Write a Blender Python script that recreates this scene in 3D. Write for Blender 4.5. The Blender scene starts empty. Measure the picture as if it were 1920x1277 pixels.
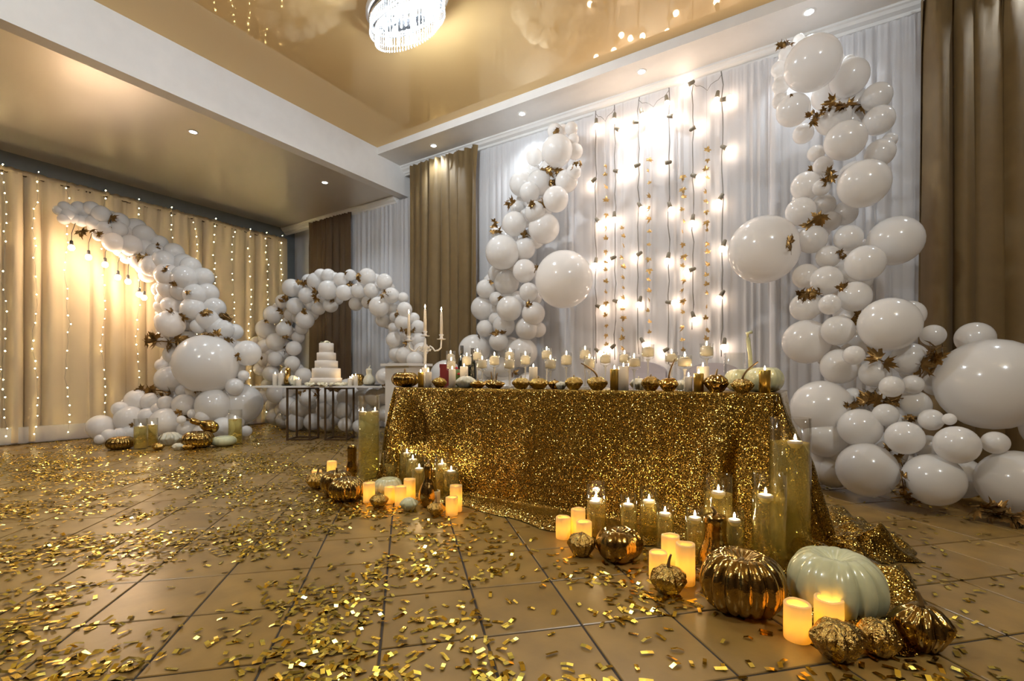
import bpy, math, random
from mathutils import Vector, Matrix, noise
R = random.Random(7)
pi = math.pi
S = bpy.context.scene
col = S.collection

# ------------------------------------------------------------------ camera, world, exposure
F, HZ, CH, YAW = 900.0, 706.0, 0.85, math.radians(32.5)
VX, VY = -math.sin(YAW), math.cos(YAW)          # view direction on the floor plan
RX, RY = math.cos(YAW), math.sin(YAW)           # image right on the floor plan
cd = bpy.data.cameras.new('camera'); cam = bpy.data.objects.new('camera', cd); col.objects.link(cam)
cam.location = (0, 0, CH); cam.rotation_euler = (pi/2, 0, YAW)
cd.sensor_width = 36; cd.lens = F/1920*36; cd.shift_y = (HZ-638.5)/1920; cd.clip_start = .02
S.camera = cam
w = bpy.data.worlds.new('world'); S.world = w; w.use_nodes = True
w.node_tree.nodes['Background'].inputs[0].default_value = (.5, .6, .8, 1)
w.node_tree.nodes['Background'].inputs[1].default_value = 0.02
S.view_settings.view_transform = 'Standard'; S.view_settings.look = 'None'
S.view_settings.gamma = 1; S.view_settings.use_curve_mapping = False
S.view_settings.exposure = 0.92
S.cycles.use_denoising = True
S.cycles.max_bounces = 8; S.cycles.diffuse_bounces = 4; S.cycles.glossy_bounces = 4
S.cycles.transmission_bounces = 6; S.cycles.transparent_max_bounces = 16
S.cycles.sample_clamp_indirect = 4; S.cycles.caustics_reflective = False; S.cycles.caustics_refractive = False
S.cycles.use_light_tree = True

def lamp(kind, name, loc, power, color, size=.05, rot=(0, 0, 0), **k):
    l = bpy.data.lights.new(name, kind); l.energy = power; l.color = color
    if kind == 'AREA':
        l.shape = 'RECTANGLE'; l.size = size; l.size_y = k.get('size_y', size)
    else: l.shadow_soft_size = size
    if kind == 'SPOT': l.spot_size = math.radians(k.get('angle', 130)); l.spot_blend = .8
    o = bpy.data.objects.new(name, l); o.location = loc; o.rotation_euler = rot; col.objects.link(o)
    return o
COOL = (.86, .94, 1.0); WARM = (1.0, .80, .62)
# lamp of the chandelier in view, then two added fill lamps out of view
CHAND = Vector((-3.19, 3.20, 4.0))
for i, (p, e) in enumerate(((CHAND + Vector((0, 0, .10)), 95), (Vector((1.9, 1.0, 3.9)), 90), (Vector((-3.1, -1.2, 3.9)), 105))):
    lamp('POINT', 'chandelier_or_fill_lamp', p, e, COOL, .10)

# ------------------------------------------------------------------ pixel -> place helpers (1920 x 1277)
def at(px, py, Z):
    t = (px-960)/F
    return Vector((Z*(VX+t*RX), Z*(VY+t*RY), CH-(py-HZ)/F*Z))
def Zy(px, y):
    if isinstance(y, tuple): return y[0]
    return y/(VY+(px-960)/F*RY)      # camera depth of the ray px where it meets plane y
def Zx(px, x): return x/(VX+(px-960)/F*RX)
def fl(px, py, r=0):                            # floor point under the lowest visible pixel of a thing of radius r
    Z = F*CH/(py-HZ)+.55*r
    p = at(px, py, Z); p.z = 0
    return p, Z
def project(p):
    Z = p[0]*VX+p[1]*VY
    if Z < .1: return None
    return (960+F*(p[0]*RX+p[1]*RY)/Z, HZ-F*(p[2]-CH)/Z, Z)

# ------------------------------------------------------------------ materials
MATS = {}
def nt(name):
    m = bpy.data.materials.new(name); m.use_nodes = True
    n = m.node_tree; MATS[name] = m
    return m, n, n.nodes, n.links
def pr(name, c, rough=.5, metal=0, coat=0, bump=0, bscale=60, vary=0, vscale=8, sss=0, spec=.5, trans=0, obvary=0, sheen=0):
    m, n, N, L = nt(name); b = N['Principled BSDF']
    b.inputs['Base Color'].default_value = (*c, 1); b.inputs['Roughness'].default_value = rough
    b.inputs['Metallic'].default_value = metal; b.inputs['Coat Weight'].default_value = coat
    b.inputs['Specular IOR Level'].default_value = spec; b.inputs['Coat Roughness'].default_value = .08
    if sheen: b.inputs['Sheen Weight'].default_value = sheen
    tc = N.new('ShaderNodeTexCoord')
    if vary:
        t = N.new('ShaderNodeTexNoise'); t.inputs['Scale'].default_value = vscale; t.inputs['Detail'].default_value = 5
        L.new(tc.outputs['Object'], t.inputs['Vector'])
        r = N.new('ShaderNodeMapRange'); r.inputs[1].default_value = .3; r.inputs[2].default_value = .7
        r.inputs[3].default_value = 1-vary; r.inputs[4].default_value = 1+vary
        L.new(t.outputs['Fac'], r.inputs[0])
        h = N.new('ShaderNodeHueSaturation'); h.inputs['Color'].default_value = (*c, 1)
        if obvary:
            oi = N.new('ShaderNodeObjectInfo'); r2 = N.new('ShaderNodeMapRange')
            r2.inputs[3].default_value = 1-obvary; r2.inputs[4].default_value = 1+obvary
            L.new(oi.outputs['Random'], r2.inputs[0])
            mm = N.new('ShaderNodeMath'); mm.operation = 'MULTIPLY'
            L.new(r.outputs[0], mm.inputs[0]); L.new(r2.outputs[0], mm.inputs[1]); L.new(mm.outputs[0], h.inputs['Value'])
        else: L.new(r.outputs[0], h.inputs['Value'])
        L.new(h.outputs[0], b.inputs['Base Color'])
    if bump:
        t = N.new('ShaderNodeTexNoise'); t.inputs['Scale'].default_value = bscale; t.inputs['Detail'].default_value = 3
        L.new(tc.outputs['Object'], t.inputs['Vector'])
        bp = N.new('ShaderNodeBump'); bp.inputs['Strength'].default_value = bump; bp.inputs['Distance'].default_value = .01
        L.new(t.outputs['Fac'], bp.inputs['Height']); L.new(bp.outputs[0], b.inputs['Normal'])
    if trans:
        tr = N.new('ShaderNodeBsdfTranslucent'); tr.inputs[0].default_value = (*c, 1)
        mx = N.new('ShaderNodeMixShader'); mx.inputs[0].default_value = trans
        L.new(b.outputs[0], mx.inputs[1]); L.new(tr.outputs[0], mx.inputs[2])
        L.new(mx.outputs[0], N['Material Output'].inputs[0])
    return m
def emis(name, c, s, sample=True):
    m, n, N, L = nt(name); N.remove(N['Principled BSDF'])
    e = N.new('ShaderNodeEmission'); e.inputs[0].default_value = (*c, 1); e.inputs[1].default_value = s
    L.new(e.outputs[0], N['Material Output'].inputs[0])
    m.cycles.emission_sampling = 'AUTO' if sample else 'NONE'
    return m
def sheer(name, c, transp, transl):
    m, n, N, L = nt(name); N.remove(N['Principled BSDF'])
    d = N.new('ShaderNodeBsdfDiffuse'); t = N.new('ShaderNodeBsdfTranslucent'); x = N.new('ShaderNodeBsdfTransparent')
    d.inputs[0].default_value = t.inputs[0].default_value = (*c, 1)
    a = N.new('ShaderNodeMixShader'); a.inputs[0].default_value = transl
    b = N.new('ShaderNodeMixShader'); b.inputs[0].default_value = transp
    L.new(d.outputs[0], a.inputs[1]); L.new(t.outputs[0], a.inputs[2])
    L.new(a.outputs[0], b.inputs[1]); L.new(x.outputs[0], b.inputs[2]); L.new(b.outputs[0], N['Material Output'].inputs[0])
    return m
def thin(name, tint, refl=1.0, body=None, bodyfac=0, rough=.02):
    """thin glass or tinted water: transparent + fresnel gloss (+ some scattering body colour)"""
    m, n, N, L = nt(name); N.remove(N['Principled BSDF'])
    x = N.new('ShaderNodeBsdfTransparent'); x.inputs[0].default_value = (*tint, 1)
    last = x.outputs[0]
    if body:
        t = N.new('ShaderNodeBsdfTranslucent'); t.inputs[0].default_value = (*body, 1)
        d = N.new('ShaderNodeBsdfDiffuse'); d.inputs[0].default_value = (*body, 1)
        mm = N.new('ShaderNodeMixShader'); mm.inputs[0].default_value = .78
        L.new(t.outputs[0], mm.inputs[1]); L.new(d.outputs[0], mm.inputs[2])
        mx = N.new('ShaderNodeMixShader'); mx.inputs[0].default_value = bodyfac
        L.new(last, mx.inputs[1]); L.new(mm.outputs[0], mx.inputs[2]); last = mx.outputs[0]
    g = N.new('ShaderNodeBsdfGlossy'); g.inputs['Roughness'].default_value = rough
    fr = N.new('ShaderNodeLayerWeight'); fr.inputs[0].default_value = .5
    pw = N.new('ShaderNodeMath'); pw.operation = 'POWER'; pw.inputs[1].default_value = 2.4
    ml = N.new('ShaderNodeMath'); ml.operation = 'MULTIPLY_ADD'; ml.inputs[1].default_value = .75*refl; ml.inputs[2].default_value = .02*refl
    ml.use_clamp = True
    L.new(fr.outputs['Facing'], pw.inputs[0]); L.new(pw.outputs[0], ml.inputs[0])
    my = N.new('ShaderNodeMixShader'); L.new(ml.outputs[0], my.inputs[0]); L.new(last, my.inputs[1]); L.new(g.outputs[0], my.inputs[2])
    L.new(my.outputs[0], N['Material Output'].inputs[0])
    return m
def sequin(name, c, scale, spread):
    m, n, N, L = nt(name); b = N['Principled BSDF']
    b.inputs['Metallic'].default_value = 1; b.inputs['Roughness'].default_value = .17
    tc = N.new('ShaderNodeTexCoord'); v = N.new('ShaderNodeTexVoronoi'); v.inputs['Scale'].default_value = scale
    L.new(tc.outputs['Object'], v.inputs['Vector'])
    s = N.new('ShaderNodeVectorMath'); s.operation = 'SUBTRACT'; s.inputs[1].default_value = (.5, .5, .5)
    k = N.new('ShaderNodeVectorMath'); k.operation = 'SCALE'; k.inputs[3].default_value = spread
    g = N.new('ShaderNodeNewGeometry'); a = N.new('ShaderNodeVectorMath'); a.operation = 'ADD'
    nn = N.new('ShaderNodeVectorMath'); nn.operation = 'NORMALIZE'
    L.new(v.outputs['Color'], s.inputs[0]); L.new(s.outputs[0], k.inputs[0]); L.new(k.outputs[0], a.inputs[0])
    L.new(g.outputs['Normal'], a.inputs[1]); L.new(a.outputs[0], nn.inputs[0]); L.new(nn.outputs[0], b.inputs['Normal'])
    h = N.new('ShaderNodeHueSaturation'); h.inputs['Color'].default_value = (*c, 1)
    sp = N.new('ShaderNodeSeparateColor'); r = N.new('ShaderNodeMapRange'); r.inputs[3].default_value = .45; r.inputs[4].default_value = 1.3
    L.new(v.outputs['Color'], sp.inputs[0]); L.new(sp.outputs[0], r.inputs[0]); L.new(r.outputs[0], h.inputs['Value'])
    L.new(h.outputs[0], b.inputs['Base Color'])
    return m
def stretch(name, c, gl, rough, tint):
    """stretched PVC ceiling: diffuse film with a mirror-like share"""
    m, n, N, L = nt(name); N.remove(N['Principled BSDF'])
    d = N.new('ShaderNodeBsdfDiffuse'); d.inputs[0].default_value = (*c, 1)
    g = N.new('ShaderNodeBsdfGlossy'); g.inputs[0].default_value = (*tint, 1); g.inputs['Roughness'].default_value = rough
    x = N.new('ShaderNodeMixShader'); x.inputs[0].default_value = gl
    L.new(d.outputs[0], x.inputs[1]); L.new(g.outputs[0], x.inputs[2]); L.new(x.outputs[0], N['Material Output'].inputs[0])
    return m

M = dict(
    tile=pr('ceramic_tile', (.265, .162, .045), .30, vary=.20, vscale=6, obvary=.10, bump=.05, bscale=30),
    grout=pr('dark_grout', (.035, .025, .018), .8),
    white=pr('white_paint', (.80, .78, .75), .55, vary=.02),
    wallgrey=pr('blue_grey_wall', (.17, .20, .22), .8, vary=.05),
    walld=pr('dark_unlit_wall', (.12, .075, .04), .7),  # colour darkened to stand for the unlit hall behind the camera
    stemglass=thin('pressed_glass', (.92, .92, .90), 1.5, (1, .95, .88), .30),
    wallb=pr('pale_wall', (.62, .63, .66), .8),
    gold_ceil=stretch('gold_stretch_film', (.82, .57, .26), .17, .03, (1, .88, .66)),
    low_ceil=stretch('satin_stretch_film', (.58, .52, .44), .52, .36, (.93, .88, .80)),
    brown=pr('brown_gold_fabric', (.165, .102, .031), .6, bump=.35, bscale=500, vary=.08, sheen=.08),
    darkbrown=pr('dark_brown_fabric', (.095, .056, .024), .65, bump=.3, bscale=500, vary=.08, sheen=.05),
    sheerw=sheer('white_voile', (.88, .87, .88), .10, .40),
    sheerg=sheer('champagne_voile', (.80, .65, .43), .10, .35),
    sheerw2=sheer('thin_white_voile', (.86, .86, .88), .5, .4),
    balloon=pr('white_latex', (.93, .91, .89), .17, trans=.38, coat=.3),
    leaf=pr('gold_painted_leaf', (.25, .145, .045), .34, metal=.8, vary=.3, vscale=30),
    leafg=pr('bright_gold_leaf', (.60, .38, .13), .35, metal=.6, vary=.2, vscale=30),
    gold=pr('gold_leaf_paint', (.50, .32, .09), .16, metal=1, bump=.35, bscale=45, vary=.12),
    golddark=pr('antique_gold_paint', (.34, .225, .072), .15, metal=1, bump=.4, bscale=32, vary=.15),
    goldwart=pr('hammered_gold_paint', (.46, .31, .09), .16, metal=1, bump=1, bscale=75, vary=.12),
    goldcan=pr('metallic_gold_wax', (.62, .42, .10), .3, metal=.85),
    stemg=pr('dry_gold_stem', (.22, .14, .06), .5, metal=.4),
    celad=pr('pale_green_glaze', (.60, .60, .37), .22, coat=.5, bump=.08, bscale=25, vary=.10, vscale=12),
    cream=pr('cream_rind', (.66, .62, .48), .35, coat=.2, vary=.1, vscale=15),
    wax=pr('white_wax', (.93, .86, .75), .45, trans=.25),
    waxshell=pr('ivory_wax_shell', (.97, .85, .52), .5, trans=.5),
    flame=emis('flame', (1, .68, .33), 150),
    led=emis('amber_led', (1, .54, .09), 48),
    bulb=emis('warm_bulb', (1, .76, .57), 15), bulbp=emis('warm_pendant_bulb', (1, .72, .50), 85),
    dot=emis('warm_led_dot', (1, .78, .36), 40, False),
    spot=emis('spot_lens', (.85, .97, 1), 25, False),
    chb=emis('chandelier_bulb', (.93, .97, 1), 40, False),
    glass=thin('clear_glass', (.99, .995, .99), .8),
    water=thin('yellow_green_water', (.97, .91, .58), .5, (.98, .78, .24), .19),
    wateryel=thin('candlelit_water', (1, .93, .78), .5, (1, .93, .78), .72),
    crystal=thin('cut_crystal', (.93, .96, 1), 2.2, (.95, .97, 1), .26, .05),
    chrome=pr('chrome', (.8, .82, .85), .12, metal=1),
    cord=pr('dark_cord', (.05, .045, .04), .6),
    cordg=pr('grey_cord', (.22, .20, .18), .6),
    socket=pr('brown_socket', (.20, .17, .12), .5),
    socketd=pr('black_socket', (.04, .035, .03), .5),
    seq=sequin('gold_sequins', (.39, .26, .062), 300, .85),
    foil=pr('gold_foil', (.74, .55, .09), .17, metal=1, obvary=.1, vary=.1),
    metal=pr('bronze_metal', (.13, .085, .05), .4, metal=.7),
    topw=pr('white_tabletop', (.78, .76, .73), .35),
    icing=pr('white_icing', (.86, .80, .74), .5),
    petal=pr('cream_petal', (.88, .82, .62), .55),
    green=pr('green_leaf', (.10, .16, .05), .5),
    tray=pr('dark_tray', (.06, .05, .035), .3, metal=.3),
    red=pr('burgundy_card', (.16, .012, .018), .45),
    rose=pr('red_petal', (.45, .02, .03), .5),
    bottle=pr('dark_bottle_glass', (.012, .016, .012), .08, coat=.5),
    lilac=pr('lilac_satin', (.50, .46, .52), .45),
    pane=pr('night_pane', (.03, .04, .06), .1),
    wick=pr('wick', (.03, .02, .02), .8),
)

# ------------------------------------------------------------------ mesh helpers
def mesh(name, vf, mat, smooth=True):
    me = bpy.data.meshes.new(name); me.from_pydata([tuple(v) for v in vf[0]], [], vf[1])
    if smooth: me.polygons.foreach_set('use_smooth', [True]*len(me.polygons))
    me.materials.append(M[mat] if isinstance(mat, str) else mat); me.update()
    return me
def obj(name, me, parent=None, loc=(0, 0, 0), rot=None, sc=None):
    o = bpy.data.objects.new(name, me); col.objects.link(o); o.location = loc
    if rot is not None: o.rotation_euler = rot
    if sc is not None: o.scale = (sc, sc, sc) if isinstance(sc, (int, float)) else sc
    if parent: o.parent = parent
    return o
def tag(o, label=None, cat=None, group=None, kind=None):
    if label: o['label'] = label
    if cat: o['category'] = cat
    if group: o['group'] = group
    if kind: o['kind'] = kind
    return o
def thing(name, label, cat, loc=(0, 0, 0), group=None, rz=0):
    o = bpy.data.objects.new(name, None); col.objects.link(o); o.empty_display_size = .1
    o.location = loc; o.rotation_euler = (0, 0, rz)
    return tag(o, label, cat, group)
def struct(name, vf, mat, parent=None, smooth=False):
    o = obj(name, mesh(name, vf, mat, smooth), parent)
    if not parent: o['kind'] = 'structure'
    return o
def join(*vfs):
    V, Fc = [], []
    for v, f in vfs:
        k = len(V); V += list(v); Fc += [tuple(i+k for i in q) for q in f]
    return V, Fc
def box(x0, x1, y0, y1, z0, z1):
    v = [(x, y, z) for z in (z0, z1) for y in (y0, y1) for x in (x0, x1)]
    return v, [(0, 2, 3, 1), (4, 5, 7, 6), (0, 1, 5, 4), (2, 6, 7, 3), (0, 4, 6, 2), (1, 3, 7, 5)]
def move(vf, d, rz=0, s=1):
    c, n = math.cos(rz), math.sin(rz)
    return [(v[0]*s*c-v[1]*s*n+d[0], v[0]*s*n+v[1]*s*c+d[1], v[2]*s+d[2]) for v in vf[0]], vf[1]
def lathe(prof, seg=24, fn=None):
    V, Fc, rings = [], [], []
    for r, z in prof:
        if r < 1e-6: rings.append([len(V)]); V.append((0, 0, z))
        else:
            rings.append(list(range(len(V), len(V)+seg)))
            for i in range(seg):
                a = 2*pi*i/seg; rr, zz = (r, z) if fn is None else fn(r, z, a)
                V.append((rr*math.cos(a), rr*math.sin(a), zz))
    for a, b in zip(rings, rings[1:]):
        if len(a) == 1 and len(b) == 1: continue
        for i in range(seg):
            j = (i+1) % seg
            if len(a) == 1: Fc.append((a[0], b[j], b[i]))
            elif len(b) == 1: Fc.append((a[i], a[j], b[0]))
            else: Fc.append((a[i], a[j], b[j], b[i]))
    return V, Fc
def tube(pts, r, seg=6, taper=None):
    pts = [Vector(p) for p in pts]; V, Fc = [], []
    up = Vector((0, 0, 1))
    for i, p in enumerate(pts):
        d = (pts[min(i+1, len(pts)-1)]-pts[max(i-1, 0)]).normalized()
        a = d.cross(up)
        if a.length < .05: a = d.cross(Vector((1, 0, 0)))
        a.normalize(); b = d.cross(a)
        rr = r if taper is None else r*(1+(taper-1)*i/(len(pts)-1))
        for k in range(seg):
            t = 2*pi*k/seg; V.append(tuple(p+a*rr*math.cos(t)+b*rr*math.sin(t)))
    n = len(pts)
    for i in range(n-1):
        for k in range(seg):
            j = (k+1) % seg; Fc.append((i*seg+k, i*seg+j, (i+1)*seg+j, (i+1)*seg+k))
    Fc.append(tuple(range(seg))[::-1]); Fc.append(tuple(range((n-1)*seg, n*seg)))
    return V, Fc
def arc(a, b, n=8): return [a+(b-a)*i/n for i in range(n+1)]
ORD = ['first', 'second', 'third', 'fourth', 'fifth', 'sixth', 'seventh', 'eighth', 'ninth', 'tenth', 'eleventh', 'twelfth', 'thirteenth', 'fourteenth', 'fifteenth']

# ------------------------------------------------------------------ the hall
XL, YW, XR, YF = -8.85, 5.78, 6.5, -4.6          # left wall, curtain wall, right wall, wall behind the camera
ZLOW, ZSOF, ZG, XB, YS = 3.76, 4.20, 4.30, -5.6, 5.04
floor = struct('floor', box(XL-.3, XR+.3, YF-.3, YW+.3, -.2, -.004), 'grout')
TU, TW, U0, W0, GAP = .334, .362, -.078, 1.55, .004
def tile_vf():
    a, b, c = TU/2-GAP, TW/2-GAP, .0025
    v = [(-a, -b, -.014), (a, -b, -.014), (a, b, -.014), (-a, b, -.014), (-a, -b, -.0025), (a, -b, -.0025), (a, b, -.0025), (-a, b, -.0025),
         (-a+c, -b+c, 0), (a-c, -b+c, 0), (a-c, b-c, 0), (-a+c, b-c, 0)]
    f = [(0, 3, 2, 1), (8, 9, 10, 11)]
    for k in range(4):
        j = (k+1) % 4; f += [(k, j, j+4, k+4), (k+4, j+4, j+8, k+8)]
    return v, f
tv = tile_vf(); tme = mesh('tile', tv, 'tile', False)
cells = []
for iu in range(-50, 60):
    for iw in range(-50, 60):
        u, w_ = U0+(iu+.5)*TU, W0+(iw+.5)*TW
        x, y = (u-w_)/math.sqrt(2), (u+w_)/math.sqrt(2)
        if XL-.15 < x < XR+.15 and YF-.15 < y < YW+.15:
            q = project((x, y, 0)); vis = q is not None and -120 < q[0] < 2040 and q[1] < 1400
            cells.append((0 if vis else 1, math.hypot(x, y), x, y))
cells.sort()
for k, (a, b, x, y) in enumerate(cells[:290]): obj('tile', tme, floor, (x, y, 0), (0, 0, pi/4))
rest = join(*[move(tv, (x, y, 0), pi/4) for a, b, x, y in cells[290:]])
o = obj('tile_field', mesh('tile_field', rest, 'tile', False), floor); o['kind'] = 'stuff'

WT = .3
struct('wall_left', box(XL-WT, XL, YF, YW, 0, ZG+.3), 'wallgrey')
# curtain wall with three windows behind the voile
wins = [(-7.25, -5.95), (-4.55, -2.75), (-1.95, .05)]
zs0, zs1 = 1.0, 3.3
parts = [box(XL-WT, XR+WT, YW, YW+WT, 0, zs0), box(XL-WT, XR+WT, YW, YW+WT, zs1, ZG+.3)]
xs = [XL-WT]+[v for p in wins for v in p]+[XR+WT]
for a, b in zip(xs[::2], xs[1::2]): parts.append(box(a, b, YW, YW+WT, zs0, zs1))
struct('wall_back', join(*parts), 'wallb')
for i, (a, b) in enumerate(wins):
    wd = struct('window_%d' % (i+1), join(box(a, b, YW+.06, YW+.12, zs0, zs0+.07), box(a, b, YW+.06, YW+.12, zs1-.07, zs1),
        box(a, a+.07, YW+.06, YW+.12, zs0, zs1), box(b-.07, b, YW+.06, YW+.12, zs0, zs1), box((a+b)/2-.05, (a+b)/2+.05, YW+.06, YW+.12, zs0, zs1)), 'white')
    for c, d in ((a+.07, (a+b)/2-.05), ((a+b)/2+.05, b-.07)):
        obj('window_pane', mesh('window_pane', box(c, d, YW+.08, YW+.095, zs0+.07, zs1-.07), 'pane', False), wd)
    obj('window_sill', mesh('window_sill', box(a-.08, b+.08, YW-.10, YW+.08, zs0-.05, zs0), 'white', False), wd)
struct('wall_right', box(XR, XR+WT, YF, YW, 0, ZG+.3), 'walld')
struct('wall_front', box(XL-WT, XR+WT, YF-WT, YF, 0, ZG+.3), 'walld')
struct('ceiling', box(XB-.02, XR, YF, YS+.02, ZG, ZG+.2), 'gold_ceil')
tag(struct('ceiling_low', box(XL, XB-.16, YF, YW, ZLOW, ZLOW+.15), 'low_ceil'), kind='structure')
struct('trim_1', box(XB-.16, XB, YF, YW, ZLOW-.002, ZG+.02), 'white')            # the fascia where the hall's ceiling drops on the left
struct('trim_2', join(box(XB, XR, YS, YW, ZSOF, ZG+.2), box(XB, XR, YS-.03, YS, ZSOF-.004, ZG+.0)), 'white')   # soffit over the curtains
def cornice(name, x0, x1, z):
    prof = [(YW-.0, z), (YW-.30, z), (YW-.30, z-.02), (YW-.285, z-.03), (YW-.27, z-.055), (YW-.235, z-.075), (YW-.225, z-.10), (YW-.20, z-.11), (YW-.20, z-.125), (YW-.17, z-.125), (YW-.17, z-.02), (YW, z-.02)]
    n = len(prof); v = [(x, a, b) for x in (x0, x1) for a, b in prof]
    f = [(i, (i+1) % n, n+(i+1) % n, n+i) for i in range(n)]+[tuple(range(n))[::-1], tuple(range(n, 2*n))]
    return struct(name, (v, f), 'white')
cornice('trim_3', XB, XR, ZSOF)
cornice('trim_4', XL, XB-.16, ZLOW)

# ------------------------------------------------------------------ curtains
def curtain(name, label, p0, p1, z0, z1, folds, amp, mat, seed=0, rows=16, per=9, gather=.5, cat='curtain', flare=1.0, hem=False):
    rr = random.Random(seed); a, b = Vector(p0), Vector(p1); d = (b-a); Ln = d.length; d.normalize(); n = Vector((-d.y, d.x, 0))
    cols = int(folds*per); f1, f2, f3 = rr.uniform(0, 6), rr.uniform(0, 6), rr.uniform(0, 6)
    V, Fc = [], []
    t = thing(name, label, cat, (a.x, a.y, 0))
    for j in range(rows+1):
        h = j/rows; z = z0+(z1-z0)*h
        for i in range(cols+1):
            s = i/cols
            ph = 2*pi*folds*s + .9*math.sin(2*pi*folds*.31*s+f1) + .7*math.sin(2*pi*folds*.13*s+f2) + .25*math.sin(3*h+f3+s*9)
            k = .55+.45*math.sin(2*pi*folds*.21*s+f3)
            am = amp*(k*(.75+.35*(1-h)))
            e = am*math.sin(ph)+.25*am*math.sin(2*ph+f2)+.10*am*math.sin(4.3*ph+f1+h*2)
            if h > .9: e = e*(1-.35*(h-.9)/.1) + .35*amp*math.sin(ph*3)*(h-.9)/.1
            sx = s*Ln + .35*amp*math.cos(ph)*(1-h*.3)
            V.append(tuple(d*sx+n*e+Vector((0, 0, z+(.008*math.sin(ph) if j == rows else 0)))))
    for j in range(rows):
        for i in range(cols):
            q = j*(cols+1)+i; Fc.append((q, q+1, q+cols+2, q+cols+1))
    obj('fabric', mesh('curtain_fabric', (V, Fc), mat), t)
    return t
CY = 5.50
def cx(px, y=CY): return Zy(px, y)*(VX+(px-960)/F*RX)
def cur(name, label, pa, pb, z1, folds, amp, mat, seed, y=CY, **k):
    t = curtain(name, label, (cx(pa, y), y, 0), (cx(pb, y), y, 0), .02, z1, folds, amp, mat, seed, **k); return t
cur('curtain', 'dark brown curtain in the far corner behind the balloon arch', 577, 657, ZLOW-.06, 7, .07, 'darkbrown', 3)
cur('sheer_curtain', 'bluish white voile between the far brown curtain and the gold one', 650, 772, ZLOW-.06, 14, .022, 'sheerw', 4, y=5.56)
cur('curtain', 'gold brown curtain hanging left of the tall balloon column', 768, 897, ZSOF-.10, 7, .10, 'brown', 5, y=5.42)
cur('sheer_curtain', 'white voile behind the tall balloon column, beside the gold curtain', 890, 1120, ZSOF-.14, 17, .014, 'sheerw', 6, y=5.52)
cur('sheer_curtain', 'white voile lit by the hanging string bulbs', 1112, 1450, ZSOF-.10, 24, .010, 'sheerw', 7, y=5.53)
cur('sheer_curtain', 'cool white voile behind the large balloon garland, beside the brown curtain', 1440, 1735, ZSOF-.14, 14, .02, 'sheerw', 8)
cur('curtain', 'heavy brown curtain at the right edge behind the large balloons', 1722, 2150, ZSOF-.10, 8, .15, 'brown', 9, y=5.34)
# lit voile backdrop along the left wall, on its rail
DX = -8.42
curtain('backdrop_curtain', 'champagne voile backdrop with fairy lights along the left wall', (DX, -.6, 0), (DX, 5.34, 0), .03, 3.40, 28, .07, 'sheerg', 11, per=9, cat='backdrop')
o = bpy.data.objects['backdrop_curtain']
rv, rf = [], []
cols = 200
for i in range(cols+1):
    y = 5.94*i/cols
    rv += [(R.uniform(.01, .04), y, 3.37+R.uniform(-.01, .01)), (0, y, 3.44+R.uniform(-.012, .012)), (-.03, y, 3.37)]
for i in range(cols):
    q = i*3; rf += [(q, q+3, q+4, q+1), (q+1, q+4, q+5, q+2)]
obj('ruffled_header', mesh('ruffled_header', (rv, rf), 'sheerg'), o)
obj('rail', mesh('rail', tube([(-.02, 0, 3.38), (-.02, 5.94, 3.38)], .014), 'metal'), o)
obj('hem_band', mesh('hem_band', ([(.055+.02*math.sin(y*9), y*.0594, z) for z in (.015, .22) for y in range(101)],
    [(i, i+1, 102+i, 101+i) for i in range(100)]), 'sheerw2'), o)

# ------------------------------------------------------------------ recessed spots
ring = lathe([(.036, .004), (.036, -.006), (.050, -.008), (.056, -.003), (.056, .004)], 24)
ring_me = mesh('spot_rim', ring, 'white'); lens_me = mesh('spot_lens', lathe([(.036, -.004), (.02, -.008), (0, -.009)], 20), 'spot')
spots = [(813, 273, ZSOF), (979, 213, ZSOF), (1203, 134, ZSOF), (1517, 22, ZSOF), (362, 247, ZLOW), (609, 342, ZLOW)]
slab = ['recessed spot above the gold curtain', 'recessed spot above the tall balloon column', 'recessed spot above the string bulbs', 'recessed spot above the top of the large balloon garland',
        'recessed spot in the lower ceiling, farther from the curtains', 'recessed spot in the lower ceiling, nearest the dark corner']
def spot_at(p, label):
    t = thing('recessed_spot', label, 'light', p, 'recessed ceiling spots')
    obj('rim', ring_me, t); obj('lens', lens_me, t)
    lamp('SPOT', 'spot_beam', (p[0], p[1], p[2]-.03), 26, COOL, .03, angle=115)
for (px, py, z), lb in zip(spots, slab):
    Z = (z-CH)*F/(HZ-py); p = at(px, py, Z); p.z = z; spot_at(p, lb)
lamp('SPOT', 'spot_beam', (-6.24, .97, ZLOW-.03), 26, COOL, .03, angle=115)
lamp('SPOT', 'spot_beam', (1.5, 5.2, ZSOF-.03), 26, COOL, .03, angle=115)

# ------------------------------------------------------------------ chandelier
ch = thing('chandelier', 'oval crystal chandelier under the gold ceiling', 'chandelier', (CHAND.x, CHAND.y, ZG))
def oval(a, b, z, n=48): return [(a*math.cos(2*pi*i/n), b*math.sin(2*pi*i/n), z) for i in range(n+1)]
def ellip(vf, a, b): return [(v[0]*a, v[1]*b, v[2]) for v in vf[0]], vf[1]
obj('ceiling_plate', mesh('ceiling_plate', ellip(lathe([(0, 0), (1, 0), (1, -.05), (.92, -.06), (.9, -.045), (0, -.045)], 48), .46, .26), 'white'), ch)
obj('upper_ring', mesh('upper_ring', tube(oval(.42, .22, -.09), .012), 'chrome'), ch)
obj('lower_ring', mesh('lower_ring', tube(oval(.37, .16, -.16), .010), 'chrome'), ch)
obj('mirror_plate', mesh('mirror_plate', ellip(lathe([(0, -.075), (1, -.075), (1, -.085), (0, -.085)], 40), .40, .20), 'chrome'), ch)
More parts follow.
